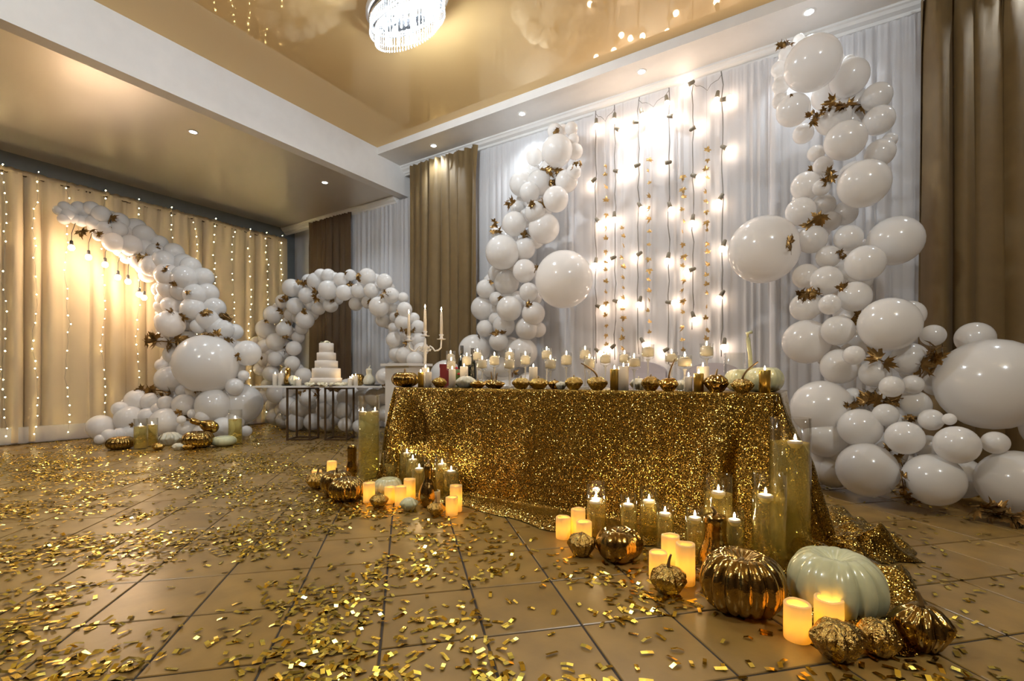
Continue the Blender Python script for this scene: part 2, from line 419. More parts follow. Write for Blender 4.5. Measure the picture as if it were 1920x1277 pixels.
def strand(n, rb):
    vs = []
    for i in range(n):
        z = -i*rb*2.1
        vs.append(([(0, 0, z), (rb, 0, z-rb), (0, rb, z-rb), (-rb, 0, z-rb), (0, -rb, z-rb), (0, 0, z-2*rb)],
                   [(0, 1, 2), (0, 2, 3), (0, 3, 4), (0, 4, 1), (5, 2, 1), (5, 3, 2), (5, 4, 3), (5, 1, 4)]))
    z = -n*rb*2.1
    vs.append(move(lathe([(0, 0), (.006, -.008), (.009, -.022), (0, -.034)], 6), (0, 0, z)))
    return join(*vs)
st_a = mesh('crystal_strand', strand(6, .0075), 'crystal', False); st_b = mesh('crystal_strand', strand(7, .0075), 'crystal', False)
for k in range(84):
    a = 2*pi*k/84; obj('crystal_strand', st_a, ch, (.42*math.cos(a), .22*math.sin(a), -.10))
for k in range(66):
    a = 2*pi*k/66; obj('crystal_strand', st_b, ch, (.37*math.cos(a), .16*math.sin(a), -.17))
for k in range(30):
    a = 2*pi*k/30; obj('crystal_strand', st_b, ch, (.26*math.cos(a), .09*math.sin(a), -.17))
bm_ = mesh('bulb', lathe([(0, -.05), (.022, -.04), (.03, -.015), (.022, .012), (.012, .03), (0, .035)], 12), 'chb')
for bx_, by_ in ((-.22, .07), (-.22, -.07), (0, .09), (0, -.09), (.22, .07), (.22, -.07)): obj('bulb', bm_, ch, (bx_, by_, -.14))

# ------------------------------------------------------------------ leaves
def leaf_vf(curl=.35, fold=.3, seed=0):
    rr = random.Random(seed)
    half = [(-90, .10), (-66, .42), (-50, .34), (-22, .80), (-12, .55), (4, .60), (18, 1.0), (26, .66), (38, .68), (50, .42), (62, .62), (72, .86), (80, .78), (90, 1.18)]
    ang = half+[(180-a, r) for a, r in half[-2:0:-1]]
    pts = [(r*math.cos(math.radians(a)), r*math.sin(math.radians(a))) for a, r in ang]
    def zz(x, y): return -curl*(x*x+y*y)*.55+fold*abs(x)*.6+rr.uniform(-.05, .05)
    n = len(pts)
    V = [(0, .05, 0)]+[(x*.5, y*.5, zz(x*.5, y*.5)) for x, y in pts]+[(x, y, zz(x, y)) for x, y in pts]
    Fc = []
    for i in range(n):
        j = (i+1) % n; Fc += [(0, 1+i, 1+j), (1+i, 1+n+i, 1+n+j, 1+j)]
    st = tube([(0, -.05, 0), (.03, -.45, .04), (0, -.8, .12)], .022, 4)
    return join((V, Fc), st)
LEAFG = [mesh('leaf', leaf_vf(c, f, s), 'leafg') for s, (c, f) in enumerate([(.4, .3), (.9, .1), (.5, .6), (1.1, .5)])]
LEAF = [mesh('leaf', leaf_vf(c, f, s), 'leaf') for s, (c, f) in enumerate([(.4, .3), (.9, .1), (-.5, .6), (1.3, .5)])]
def sprig(parent, p, size, n, ang=0, seed=0, spread=1.0, flat=False, rootp=None):
    """twig with n maple leaves, the twig along image angle ang"""
    rr = random.Random(seed*31+n); base = rootp or Vector((0, 0, 0))
    u = Vector((RX, RY, 0)); upv = Vector((0, 0, 1))
    d = u*math.cos(ang)+upv*math.sin(ang)
    if flat: d = Vector((math.cos(ang), math.sin(ang), 0))
    L_ = size*(.3+.20*n)*spread
    a, b = p-base-d*L_/2, p-base+d*L_/2
    s = obj('leaf_sprig', mesh('leaf_sprig', tube([tuple(a), tuple((a+b)/2+Vector((0, 0, size*.1))), tuple(b)], size*.035, 5), 'leaf'), parent)
    for i in range(n):
        t = (i+.5)/n; q = a.lerp(b, t)+Vector((rr.uniform(-.2, .2), rr.uniform(-.2, .2), rr.uniform(-.2, .2)))*size
        if flat: q.z = max(q.z, size*.25)
        e = (pi/2+rr.uniform(-.9, .9), rr.uniform(-pi, pi), YAW+rr.uniform(-1., 1.)) if not flat else (rr.uniform(-.8, .8), rr.uniform(-.8, .8), rr.uniform(0, 6))
        obj('leaf', rr.choice(LEAF), s, q, e, size*rr.uniform(.42, .6))
    return s

# ------------------------------------------------------------------ balloons
bprof = [(0, -1.12), (.07, -1.12), (.05, -1.07), (.03, -1.04), (.14, -1.0)]+[(math.cos(t)*(1-.05*math.sin(-t) if t < 0 else 1), math.sin(t)) for t in arc(-1.32, pi/2-.12, 15)]+[(0, 1.0)]
BAL = mesh('balloon', lathe(bprof, 28), 'balloon')
def garland(label, data, depth, leaves, origin_px, seed, zmin=0.0):
    rr = random.Random(seed)
    pts = []
    for d in data:
        px, py, r = d[:3]; off = d[3] if len(d) > 3 else 0
        Z = depth(px, py)+off; p = at(px, py, Z); rad = r*Z/F
        pts.append((p, rad))
    fill = []
    for i in range(len(data)):
        for j in range(i):
            a, b = data[i], data[j]; dd = math.hypot(a[0]-b[0], a[1]-b[1])
            if .9*(a[2]+b[2]) < dd < (a[2]+b[2])*1.02+7 and max(a[2], b[2]) < 40 and rr.random() < .55:
                mx, my = (a[0]+b[0])/2, (a[1]+b[1])/2; q = .42*(a[2]+b[2])*rr.uniform(.8, 1.05)
                if all(math.hypot(mx-f[0], my-f[1]) > q*.8 for f in fill) and my < 900: fill.append((mx, my, q))
    for mx, my, q in fill:
        Z = depth(mx, my)+.10; pts.append((at(mx, my, Z), q*Z/F))
    c = sum((p for p, r in pts), Vector())/len(pts)
    base = Vector((c.x, c.y, 0))
    g = thing('balloon_garland', label, 'balloon decoration', base)
    for p, rad in pts:
        q = p.copy(); q.z = max(q.z, rad*1.0+.004)
        out = Vector((p.x*.6, p.y, 0)).normalized()+Vector((rr.uniform(-.7, .7), rr.uniform(-.3, .3), rr.uniform(-.4, .6)))   # knot points away from the viewer side, into the garland
        e = (-out).to_track_quat('Z', 'Y').to_euler()
        obj('balloon', BAL, g, q-base, e, (rad, rad, rad*1.02))
    for k, l in enumerate(leaves):
        px, py, sz, n, ang = l[:5]; off = l[5] if len(l) > 5 else -.25
        Z = depth(px, py)+off; dv = at(px, py, 1)-Vector((0, 0, CH)); best = None
        for c_, rd in pts:
            oc = c_-Vector((0, 0, CH)); tm = oc.dot(dv)/dv.dot(dv); dd = (oc-dv*tm).length
            if dd < rd:
                th = tm-math.sqrt(rd*rd-dd*dd)/dv.length
                if best is None or th < best: best = th
        if best: Z = best-.03
        p = at(px, py, Z)
        sprig(g, p, sz*1.5*Z/F, n, math.radians(ang), seed*100+k, rootp=base, flat=p.z < .12)
    return g

LG = [(110,395,9),(121,388,10),(128,402,12),(120,411,10),(135,395,11),(140,410,10),(148,390,12),(152,414,11),(160,398,13),(172,392,14,-.05),(165,412,12),(176,417,13,-.05),
 (190,402,16,-.1),(180,428,13),(197,428,14,-.08),(184,443,9,-.1),(210,413,15),(224,415,16,-.05),(222,430,15,-.1),(213,455,18,-.15),(235,438,17),(255,428,18),(270,440,18,-.1),(246,461,20,-.15),(272,466,17,-.1),
 (238,483,12),(262,488,18,-.1),(300,456,14),(292,474,17,-.08),(326,474,18),(308,490,20,-.12),(284,499,20,-.15),(345,495,19),(358,500,18,-.05),(314,516,22,-.15),(276,516,14),(346,521,23,-.15),(382,520,18),
 (316,540,20,-.1),(390,550,19),(366,553,21,-.12),(340,545,20,-.1),(300,543,14),(311,560,16),(362,580,22,-.15),(402,578,20),(303,575,13),(322,573,18,-.08),(345,572,18),(320,607,25,-.2),(305,600,14),(347,602,20),
 (390,600,20,-.15),(372,612,14,-.18),(404,612,18,-.1),(420,618,18,-.08),(440,622,15,.05),(306,637,16,-.1),(330,635,18),(352,640,20),(305,685,13,-.05),(326,665,18),(318,711,25,-.15),
 (387,682,55,-.3),(464,662,24,-.1),(457,704,10,-.2),(440,725,16,-.3),(452,757,38,-.05),(400,760,31,-.35),(345,759,20,-.35),(311,756,14,-.35),(284,754,18,-.25),(258,752,22,-.2),(225,767,14,-.25),
 (243,786,25,-.3),(278,782,18,-.35),(311,792,27,-.45),(189,801,23,-.2),(187,829,9,-.4),(205,817,13,-.4),(225,815,13,-.4),(243,812,14,-.4),(340,787,8,-.6),(380,782,13,-.5),(361,776,9,-.45),(350,806,17,-.45),
 (418,802,20,-.45),(462,808,10,-.3),(342,733,12,-.2),(358,733,10,-.3),(372,738,14,-.2),(425,645,18,0),(345,690,25,0),(440,690,18,0),(420,730,20,0),(330,745,14,-.1),(300,770,16,-.3),(265,800,16,-.35),(380,810,16,-.45),(435,790,22,-.2)]
LGl = [(205,415,17,3,75),(155,433,12,2,10),(182,440,13,3,-30),(262,485,15,4,-5),(297,462,8,2,80),(310,504,11,2,0),(325,533,9,2,-10),(350,548,9,2,-15),(322,585,11,2,-35),(343,592,11,2,-40),
 (385,588,14,3,25),(417,592,20,5,-25),(303,643,24,6,0),(396,628,13,3,0),(433,640,11,3,0),(447,668,10,2,60),(270,733,16,4,10),(302,735,19,5,-10),(371,735,11,3,0),(337,775,11,2,-35),(352,782,14,3,-15),(248,797,7,2,0)]
def dl(px, py):
    return 6.08+.67*min(1, max(0, (px-115)/150.))
garland('curving white balloon garland standing before the fairy light backdrop', LG, dl, LGl, None, 1)

AR = [(547,540,17,-.1),(554,574,16,-.15),(530,565,13),(512,590,17,-.1),(498,617,18),(533,618,15,-.2),(572,600,17,-.1),(575,554,15,-.15),(579,527,13),(593,528,17,-.05),(602,517,13),(616,517,13),(615,544,18,-.2),
 (640,525,14,-.05),(645,549,15,-.2),(657,516,11),(672,545,14,-.15),(689,519,16,-.1),(696,545,14,-.15),(721,528,15,-.05),(734,554,15,-.15),(756,558,10),(711,575,19,-.25),(759,580,14,-.15),(737,578,10),(690,567,12),
 (667,570,13),(620,572,14),(597,578,13),(585,573,11),(545,590,12,.05),(755,605,15,-.15),(740,594,10),(776,597,11),(784,613,13),(718,600,14),(737,614,9),(739,637,15,-.1),(762,632,11),(784,637,14),(770,655,14),
 (743,664,14,-.05),(758,666,16,-.1),(778,675,16,-.1),(790,655,14),(517,641,17,-.15),(497,650,14),(559,632,12,.1),(551,653,14,-.1),(497,675,14),(516,673,14,-.2),(548,681,14,-.2),(489,692,13),(508,701,15,-.2),
 (530,665,13,.05),(569,704,15,-.1),(540,700,13,-.05),(526,718,14),(580,565,12),(480,640,9),(495,745,14),(518,738,18,-.2),(540,738,13),(542,762,18,-.1),(562,766,18,-.15),(577,747,16,-.15),(605,742,15),(607,769,14,-.2),
 (586,791,16,-.15),(534,793,16,-.05),(553,793,17,-.25),(516,781,16),(614,793,15,-.05),(641,770,16,-.3),(650,745,18,-.1),(626,747,14),(647,796,13,-.4),(666,780,14),(673,799,12,-.3),(577,772,13),(630,785,13),(681,748,18),
 (700,745,16,-.1),(721,742,16),(721,706,16,-.2),(736,690,13),(745,720,14),(750,745,16),(700,780,16),(725,775,16),(690,800,13),(502,722,12),(560,722,14),(590,722,12),(650,722,12),(680,722,13),(780,700,14),(770,725,15),(600,790,13),(510,760,12)]
ARl = [(570,533,13,4,0),(533,562,12,3,35),(527,586,9,2,-35),(592,552,12,3,80),(570,582,11,2,20),(540,605,9,3,-20),(500,602,8,2,-30),(624,564,8,2,-35),(647,513,7,1,-45),(657,536,9,3,-10),(673,521,10,3,80),(692,564,9,3,60),
 (722,552,11,3,-25),(745,590,9,3,0),(762,620,11,3,-20),(776,617,7,2,20),(760,646,9,2,-40),(535,633,8,2,-20),(536,657,9,3,60),(565,736,9,3,35),(595,738,9,3,-40),(630,733,8,2,0),(490,672,7,1,0),(724,725,9,3,0)]
garland('white balloon arch behind the cake table in the far corner', AR, lambda px, py: Zy(px, 4.62), ARl, None, 2)

CG = [(1071,241,12),(1040,246,14,-.05),(1045,283,29,-.15),(1078,284,15),(1075,262,11),(1002,294,16),(1076,322,14,-.05),(1062,340,21),(978,345,23,-.05),(1012,343,24),(993,361,19,-.15),(1042,374,24,-.15),(970,391,13),(1004,398,20,-.2),
 (964,420,23,-.2),(1020,428,29,-.05),(932,437,12),(942,473,32,-.25),(983,466,21,-.05),(983,508,22,-.12),(933,513,18),(991,548,18,-.15),(911,542,18,-.1),(950,530,24),(906,578,23),(955,579,24,-.25),(1000,588,22,-.15),(930,560,13,-.1),
 (909,616,16,-.1),(945,610,21,-.05),(988,616,22,-.1),(1009,618,15),(935,640,18,-.2),(928,598,12,-.05),(890,657,30,-.1),(980,661,28,-.05),(920,690,18),(945,688,20),(1057,524,54,-.2),(836,705,30,-.3),(955,655,20),(900,700,20),(965,500,20,.1),(1000,320,14,.1),(1030,320,20,.1),(1000,560,16),
 (900,730,24),(950,735,24),(990,720,22)]
CGl = [(1043,244,11,3,35),(1080,306,11,3,30),(1022,320,14,3,-10),(1045,325,12,3,-60),(1040,340,13,4,35),(958,377,16,2,0),(996,384,12,3,25),(1017,382,14,3,-30),(926,420,11,3,70),(928,437,12,3,10),(988,440,13,4,-30),(1005,505,15,2,65),
 (919,527,10,2,-15),(938,560,11,2,40),(990,573,12,2,20),(935,624,16,2,-15),(897,633,9,1,-40),(965,700,10,2,30)]
garland('tall white balloon column beside the gold curtain, left of the string bulbs', CG, lambda px, py: Zy(px, 5.12), CGl, None, 3)

RG = [(1498,75,10),(1475,101,14,-.05),(1461,130,14,-.02),(1523,120,48,-.25),(1464,160,15),(1592,146,33,-.05),(1592,115,11),(1463,190,14),(1487,207,29,-.15),(1644,182,25,-.05),(1648,226,26,-.1),(1506,251,18),(1562,222,30,-.1),(1585,264,35,-.25),
 (1530,288,15),(1668,263,13),(1650,287,25,-.1),(1543,311,17,-.1),(1620,345,43,-.3),(1511,349,26,-.1),(1540,352,15,-.2),(1501,397,26,-.15),(1545,385,20,-.05),(1557,415,18,-.1),(1584,400,22),(1523,449,26,-.15),(1591,446,24,-.15),(1553,482,21,-.1),
 (1678,452,45,-.1),(1622,494,33,-.25),(1511,518,23,-.05),(1549,526,27,-.2),(1603,556,28,-.2),(1509,576,26,-.1),(1556,571,19,-.3),(1432,469,62,-.1),(1667,608,50,-.3),(1512,641,41,-.05),(1571,620,28,-.2),(1575,687,33,-.05),(1601,666,18,-.3),
 (1640,700,26,-.1),(1706,673,30,-.1),(1672,725,20,-.25),(1711,721,18,-.1),(1749,629,20),(1705,590,26),(1828,634,30,.15),(1858,720,85,-.05),(1540,765,52),(1548,820,38,.05),(1612,802,36,-.1),(1660,778,21,-.15),(1713,760,28),(1746,787,20,-.15),
 (1780,786,11,-.25),(1696,821,31,-.2),(1794,834,35,-.25),(1866,830,21,-.15),(1625,881,50,-.1),(1749,899,48,-.2),(1525,885,40,.2),(1562,880,34,.15),(1800,895,38,.15),(1905,905,60,-.1),(1740,838,22,.05),(1600,745,18),(1680,792,20,.05),(1645,748,22,.05),
 (1600,600,26,.1),(1540,650,22,.1),(1600,330,26,.1),(1560,130,26,.1),(1600,200,30,.1),(1550,180,26,.1),(1620,640,26,.05),(1755,720,22,.1),(1580,850,24,.1),(1670,850,26,.15),(1980,800,50,.1),(1480,450,20,.1),(1580,510,24,.1),(1700,880,26,.3)]
RGl = [(1470,83,13,5,20),(1482,178,6,1,20),(1522,215,14,3,60),(1548,210,12,3,35),(1575,198,19,4,-10),(1600,200,18,4,15),(1530,222,16,3,45),(1524,321,12,3,70),(1553,330,17,5,70),(1528,412,20,4,30),(1484,455,17,3,75),(1578,475,14,3,-20),(1585,535,16,2,50),
 (1520,550,18,5,-10),(1600,603,16,4,60),(1648,678,26,2,-10),(1742,676,24,4,35),(1760,655,22,3,20),(1735,690,20,3,60),(1622,745,20,5,30),(1650,752,24,6,0),(1685,750,22,3,10),(1595,762,14,3,20),(1710,785,16,4,-10),(1663,840,16,2,-45),
 (1690,870,18,3,-70),(1692,905,20,4,-80),(1695,935,22,5,20),(1850,952,24,5,10),(1885,965,26,6,0),(1910,972,24,5,0)]
def dr(px, py):
    t = min(1, max(0, (py-430)/420.)); y = 5.0+(4.17-5.0)*t
    return Zy(px, y)
garland('large white balloon garland right of the string bulbs, reaching the floor', RG, dr, RGl, None, 4)

# ------------------------------------------------------------------ fairy light strands on the backdrop
dotm = mesh('light_dot', lathe([(0, -1), (.75, -.6), (1, 0), (.75, .6), (0, 1)], 6), 'dot')
FX = DX+.10
sp_px = [7, 66, 125, 193, 258, 322, 365, 402, 436, 468, 500, 527]
for k, px in enumerate(sp_px):
    Z = Zx(px, FX); p0 = at(px, 700, Z)
    t = thing('fairy_light_strand', 'strand of warm fairy lights on the backdrop, %s from the left' % ORD[k], 'fairy lights', (FX, p0.y, 0), 'fairy light strands on the left backdrop')
    pts = []; rr = random.Random(k); ph = rr.uniform(0, 6)
    for i in range(29): pts.append((.02*math.sin(i*.9+ph)+.01, .018*math.sin(i*.55+ph)+rr.uniform(-.016, .016), 3.42-i*.118+rr.uniform(-.02, .02)))
    obj('wire', mesh('wire', tube(pts, .0016, 3), 'cordg'), t)
    for i, q in enumerate(pts):
        if rr.random() < .85: obj('light_dot', dotm, t, (q[0]+.008, q[1], q[2]), None, rr.uniform(.005, .0085))

# ------------------------------------------------------------------ bulbs
gb = lathe([(0, -.062), (.016, -.058), (.028, -.044), (.032, -.028), (.028, -.012), (.016, .002), (.012, .012), (0, .012)], 12)
bulb_me = mesh('bulb', gb, 'bulb'); bulbp_me = mesh('bulb', gb, 'bulbp'); sock = lathe([(0, .058), (.006, .056), (.014, .05), (.017, .02), (.018, .0), (0, 0)], 10)
sock_me = mesh('socket', sock, 'socket'); sockd_me = mesh('socket', sock, 'socketd')
pend = [(134,452,462,415),(166,470,480,432),(197,484,496,455),(221,508,520,470),(240,516,528,475),(261,540,552,505),(270,546,558,495)]
for k, (px, ys, yb, yt) in enumerate(pend):
    Z = dl(px, 0)-.02; p = at(px, ys+8, Z)
    t = thing('pendant_bulb', 'warm bulb hanging from the curved garland, %s from its tip' % ORD[k], 'light bulb', p, 'bulbs hanging under the curved garland')
    top = (ys+8-yt)*Z/F
    obj('cord', mesh('cord', tube([(0, 0, .05), (.006, 0, top*.5), (-.004, .05, top+.03)], .004, 5), 'cord'), t)
    obj('socket', sockd_me, t, sc=1.15); obj('bulb', bulbp_me, t, sc=1.1)

strings = [(1117, [(1118,229,1118,243),(1112,339,1103,348),(1121,414,1127,421),(1117,490,1116,497),(1123,575,1132,579),(1121,658,1130,665)]),
 (1153, [(1152,219,1151,229),(1159,243,1168,248),(1157,321,1168,323),(1152,404,1152,413),(1148,484,1137,488),(1156,565,1165,567),(1148,651,1140,658)]),
 (1197, [(1203,210,1206,222),(1190,229,1182,229),(1193,311,1180,317),(1200,386,1203,391),(1197,477,1187,484),(1200,563,1197,575),(1205,640,1208,645)]),
 (1254, [(1250,186,1252,200),(1259,218,1272,218),(1251,305,1241,307),(1256,386,1258,392),(1253,481,1251,491),(1256,567,1268,568),(1247,657,1238,662)]),
 (1299, [(1294,157,1284,163),(1301,240,1311,234),(1303,330,1313,333),(1299,410,1298,417),(1296,506,1286,510),(1300,592,1302,598)]),
 (1354, [(1345,179,1343,192),(1358,186,1368,184),(1359,277,1370,282),(1351,371,1344,383),(1357,458,1354,466),(1353,552,1344,567),(1358,642,1357,651)])]
SY = 5.455
for k, (cxp, bl) in enumerate(strings):
    Z = Zy(cxp, SY); base = at(cxp, 700, Z); base.z = 0
    t = thing('string_light', 'cord of warm bulbs against the voile, %s from the left' % ORD[k], 'string lights', base, 'bulb cords before the lit voile')
    rr = random.Random(k+50)
    ztop = ZSOF-.13; zb = CH+(HZ-bl[-1][1])/F*Z
    pts = [(rr.uniform(-.012, .012), 0, ztop+(zb-.15-ztop)*i/20) for i in range(21)]
    if k < 5: # swag of cord along the top to the next one
        cx2 = strings[k+1][0]; b2 = at(cx2, 700, Zy(cx2, SY)); dx = b2.x-base.x
        sw = [(dx*i/8, 0, ztop-.03-.10*math.sin(pi*i/8)*(1+.3*math.sin(i*2.))) for i in range(9)]
        if k in (0, 2, 4): obj('cord', mesh('cord', tube(sw, .0028, 5), 'cordg'), t)
    obj('cord', mesh('cord', tube(pts, .0055, 5), 'cordg'), t)
    for (sx, sy, bx, by) in bl:
        Zs = Zy(sx, SY); ps = at(sx, sy, Zs); pb = at(bx, by, Zy(bx, SY)); d = pb-ps
        if d.length < .01: d = Vector((0, 0, -1))
        d.normalize(); q = (-d).to_track_quat('Z', 'Y').to_euler(); d.y -= .02
        c = ps+d*.022
        obj('socket', sock_me, t, c-base, q, 1.3); obj('bulb', bulb_me, t, c-base, q)

# maple leaf garlands between the cords
lg = [(1136, 310, 662, 1), (1168, 428, 660, 2), (1217, 300, 640, 3), (1281, 330, 662, 4), (1325, 282, 645, 5)]
for k, (px, ya, yb, sd) in enumerate(lg):
    Z = Zy(px, 5.44); b = at(px, 700, Z); b.z = 0; rr = random.Random(sd)
    t = thing('leaf_garland', 'thread of gold paper maple leaves between bulb cords, %s from the left' % ORD[k], 'leaf garland', b, 'gold leaf garlands before the voile')
    z0 = CH+(HZ-yb)/F*Z; z1 = ZSOF-.14
    obj('thread', mesh('thread', tube([(0, 0, z0), (0, 0, z1)], .0012, 3), 'cordg'), t)
    y = ya
    while y < yb:
        obj('leaf', LEAFG[rr.randrange(4)], t, (rr.uniform(-.01, .01), 0, CH+(HZ-y)/F*Z), (pi/2+rr.uniform(-.3, .3), rr.uniform(-.4, .4)+(pi if rr.random() < .3 else 0), rr.choice((.2, .5, .9, 1.3))+rr.uniform(-.3, .3)), rr.uniform(.033, .052))
        y += rr.uniform(15, 27)

# ------------------------------------------------------------------ pumpkins, squashes, gourds
def pumpkin_vf(rad, h, ribs, depth, dimple=.18, seg=None, wob=0, seed=0, flat=.0):
    rr = random.Random(seed); seg = seg or ribs*6
    amp = [1+rr.uniform(-wob, wob) for _ in range(ribs)]
    prof = []
    for t in arc(-pi/2, pi/2, 22):
        c, s = math.cos(t), math.sin(t)
        r = rad*(abs(c)**(.72))*(1+flat*s*-.5); z = h/2*(s if s < 0 else s)
        if c < .45: z -= (1 if s > 0 else -1)*h*dimple*(1-c/.45)**1.5*(1 if s > 0 else .5)
        prof.append((max(r, rad*.02), z))
    zmin = min(p[1] for p in prof)
    prof = [(r, z-zmin) for r, z in prof]
    def fn(r, z, a):
        k = amp[int((a/(2*pi)*ribs)) % ribs]; g = abs(math.sin(a*ribs/2))**.55
        m_ = 1-depth*(1-g)*k
        return r*m_*(1+(k-1)*.3*g), z
    v, f = lathe([(0, prof[0][1])]+prof+[(0, prof[-1][1])], seg, fn)
    return (v, f), prof[-1][1]
def squash_vf(rad, h, ribs, seed=0):
    """flat patty-pan: wide lobed shoulder, narrower foot, domed top"""
    rr = random.Random(seed)
    prof = [(0, .02), (.45, 0), (.62, .10), (.86, .34), (1.0, .50), (.97, .60), (.82, .74), (.58, .88), (.34, .96), (.15, .97), (0, .94)]
    P = []
    for (a, b), (c, d) in zip(prof, prof[1:]):
        P += [(a, b), ((a+c)/2, (b+d)/2)]
    P.append(prof[-1])
    ph = rr.uniform(0, 6)
    def fn(r, z, a):
        g = abs(math.sin(a*ribs/2+ph)); k = r/rad
        nz = noise.noise(Vector((math.cos(a)*3.2, math.sin(a)*3.2, z/h*4+seed)))
        return r*(1-.17*(1-g)*k)*(1+.04*math.sin(2*a+ph)+.10*nz), z+h*(.04*math.sin(3*a+ph)+.10*nz)*k*min(1, z/h*3)
    return lathe([(a*rad, b*h) for a, b in P], ribs*6, fn)
def stem_vf(r, h, bend, ang=0, fat=1.5):
    pts = [(bend*h*(i/6)**1.8*math.cos(ang), bend*h*(i/6)**1.8*math.sin(ang), h*(i/6)) for i in range(7)]
    v, f = tube(pts, r*fat, 7, .55); return v, f
def pumpkin(label, px, pyb, wpx, hpx, mat, ribs=14, depth=.14, floor_=True, y=None, stem=(.35, .3), seed=0, name='pumpkin', group=None, wart=False, tilt=None, stemmat=None):
    if y is None:
        Z0 = F*CH/(pyb-HZ); rad = wpx/2*Z0/F; p, Z = fl(px, pyb, rad); zb = 0
    else:
        Z = Zy(px, y); p = at(px, 700, Z); p.z = zb = TH
    t_ = (px-960)/F; k = Z/F/math.sqrt(1+t_*t_*.45)
    rad, h = wpx/2*k, hpx*Z/F*.93
    t = thing(name, label, 'pumpkin' if name == 'pumpkin' else 'squash', p, group)
    if name == 'squash': h *= 1.2; vf, ht = squash_vf(rad, h, ribs, seed), h
    else: vf, ht = pumpkin_vf(rad, h, ribs, depth, wob=.25, seed=seed)
    b = obj('body', mesh('body', vf, mat), t, rot=(0, 0, seed*1.3))
    if stem:
        s = obj('stem', mesh('stem', stem_vf(min(.009, rad*.07), rad*stem[0], stem[1], seed*2.1), stemmat or 'stemg'), t, (0, 0, ht*.93))
    if tilt: t.rotation_euler = (tilt[0], tilt[1], 0); t.location.z += abs(math.sin(max(map(abs, tilt))))*rad*.75
    return t
def gourd(label, px, pyb, wpx, hpx, mat, y=None, neck=.45, stem=True, seed=0, lying=None, long_=False):
    if y is None: Z0 = F*CH/(pyb-HZ); p, Z = fl(px, pyb, wpx/2*Z0/F)
    else: Z = Zy(px, y); p = at(px, 700, Z); p.z = TH
    r, h = wpx/2*Z/F, hpx*Z/F
    prof = [(0, .01), (.45, 0), (.8, .07), (1, .22), (.95, .36), (.72, .50), (neck+.02, .62), (neck, .74), (neck+.06, .86), (neck, .95), (neck*.5, .99), (0, 1)]
    P = []
    for i in range(len(prof)-1):
        for s in (0, .5):
            a, b = prof[i], prof[i+1]; P.append((a[0]+(b[0]-a[0])*s, a[1]+(b[1]-a[1])*s))
    P.append(prof[-1])
    t = thing('gourd', label, 'gourd', p)
    obj('body', mesh('body', lathe([(a*r, b*h) for a, b in P], 28, lambda q, z, a: (q*(1+.025*math.cos(7*a)), z)), mat), t)
    if stem: obj('stem', mesh('stem', stem_vf(r*.10, r*.45, .6, seed), 'stemg' if mat != 'cream' else 'cream'), t, (0, 0, h*.98))
    if lying: t.rotation_euler = lying; t.location.z = r*.75
    return t

# ------------------------------------------------------------------ candles, vases
flame_vf = lathe([(0, 0), (.35, .1), (.5, .28), (.42, .5), (.22, .75), (0, 1)], 8)
flame_me = mesh('flame', ([(v[0]*.0095, v[1]*.0095, v[2]*.027) for v in flame_vf[0]], flame_vf[1]), 'flame')
wick_me = mesh('wick', tube([(0, 0, -.002), (.001, 0, .008)], .001, 4), 'wick')
def flame(t, z, s=1.0):
    obj('wick', wick_me, t, (0, 0, z)); obj('flame', flame_me, t, (0, 0, z+.006), None, s)
def pillar(label, px, wpx, ytop, y, mat='wax', group='pillar candles on the gold table', lit=True):
    Z = Zy(px, y); p = at(px, 700, Z); p.z = TH; r = wpx/2*Z/F; h = CH+(HZ-ytop)/F*Z-TH
    t = thing('pillar_candle', label, 'candle', p, group)
    obj('wax_body', mesh('wax_body', lathe([(0, 0), (r, 0), (r, h-.004), (r*.93, h), (r*.75, h-.004), (r*.3, h-.010), (0, h-.010)], 24), mat), t)
    if mat != 'wax': obj('wax_pool', mesh('wax_pool', lathe([(r*.9, h-.001), (0, h-.002)], 20), 'wax'), t)
    if lit: flame(t, h-.008, .95)
    return t
def led_candle(label, px, wpx, ytop, ybot):
    Z0 = F*CH/(ybot-HZ); r = wpx/2*Z0/F; p, Z = fl(px, ybot, r)
    t_ = (px-960)/F; r = wpx/2*Z/F/math.sqrt(1+t_*t_*.45)
    h = CH+(HZ-ytop)/F*(Z+r*.3); h = max(h, .04)
    t = thing('led_candle', label, 'candle', p, 'electric wax candles on the floor', rz=px)
    q = r*.80; s1, s2 = px*.7, px*1.3
    def fn(rr_, z, a): return rr_, z+(.0014*math.sin(2*a+s1)+.0007*math.sin(5*a+s2) if z > h*.9 else 0)
    obj('wax_shell', mesh('wax_shell', lathe([(0, .001), (r*.97, 0), (r, .004), (r, h*.5), (r, h*.97), (r*.97, h), (q, h), (q*.98, h*.95), (q*.97, h*.6), (q*.9, h*.1), (0, h*.09)], 32, fn), 'waxshell'), t)
    obj('led', mesh('led', lathe([(0, 0), (.3*q, .06*h), (.34*q, .22*h), (.16*q, .36*h), (0, .45*h)], 12), 'led'), t, (0, 0, h*.30))
    return t
flo_vf = lathe([(0, -.02), (.012, -.019), (.020, -.008), (.0225, 0), (.021, .004), (.016, .005), (0, .004)], 20)
flo_me = mesh('wax_body', flo_vf, 'wax')
def floating(label, p, s, group):
    t = thing('floating_candle', label, 'candle', p, group)
    obj('wax_body', flo_me, t, sc=s); flame(t, .003*s, .9+.1*s)
    return t
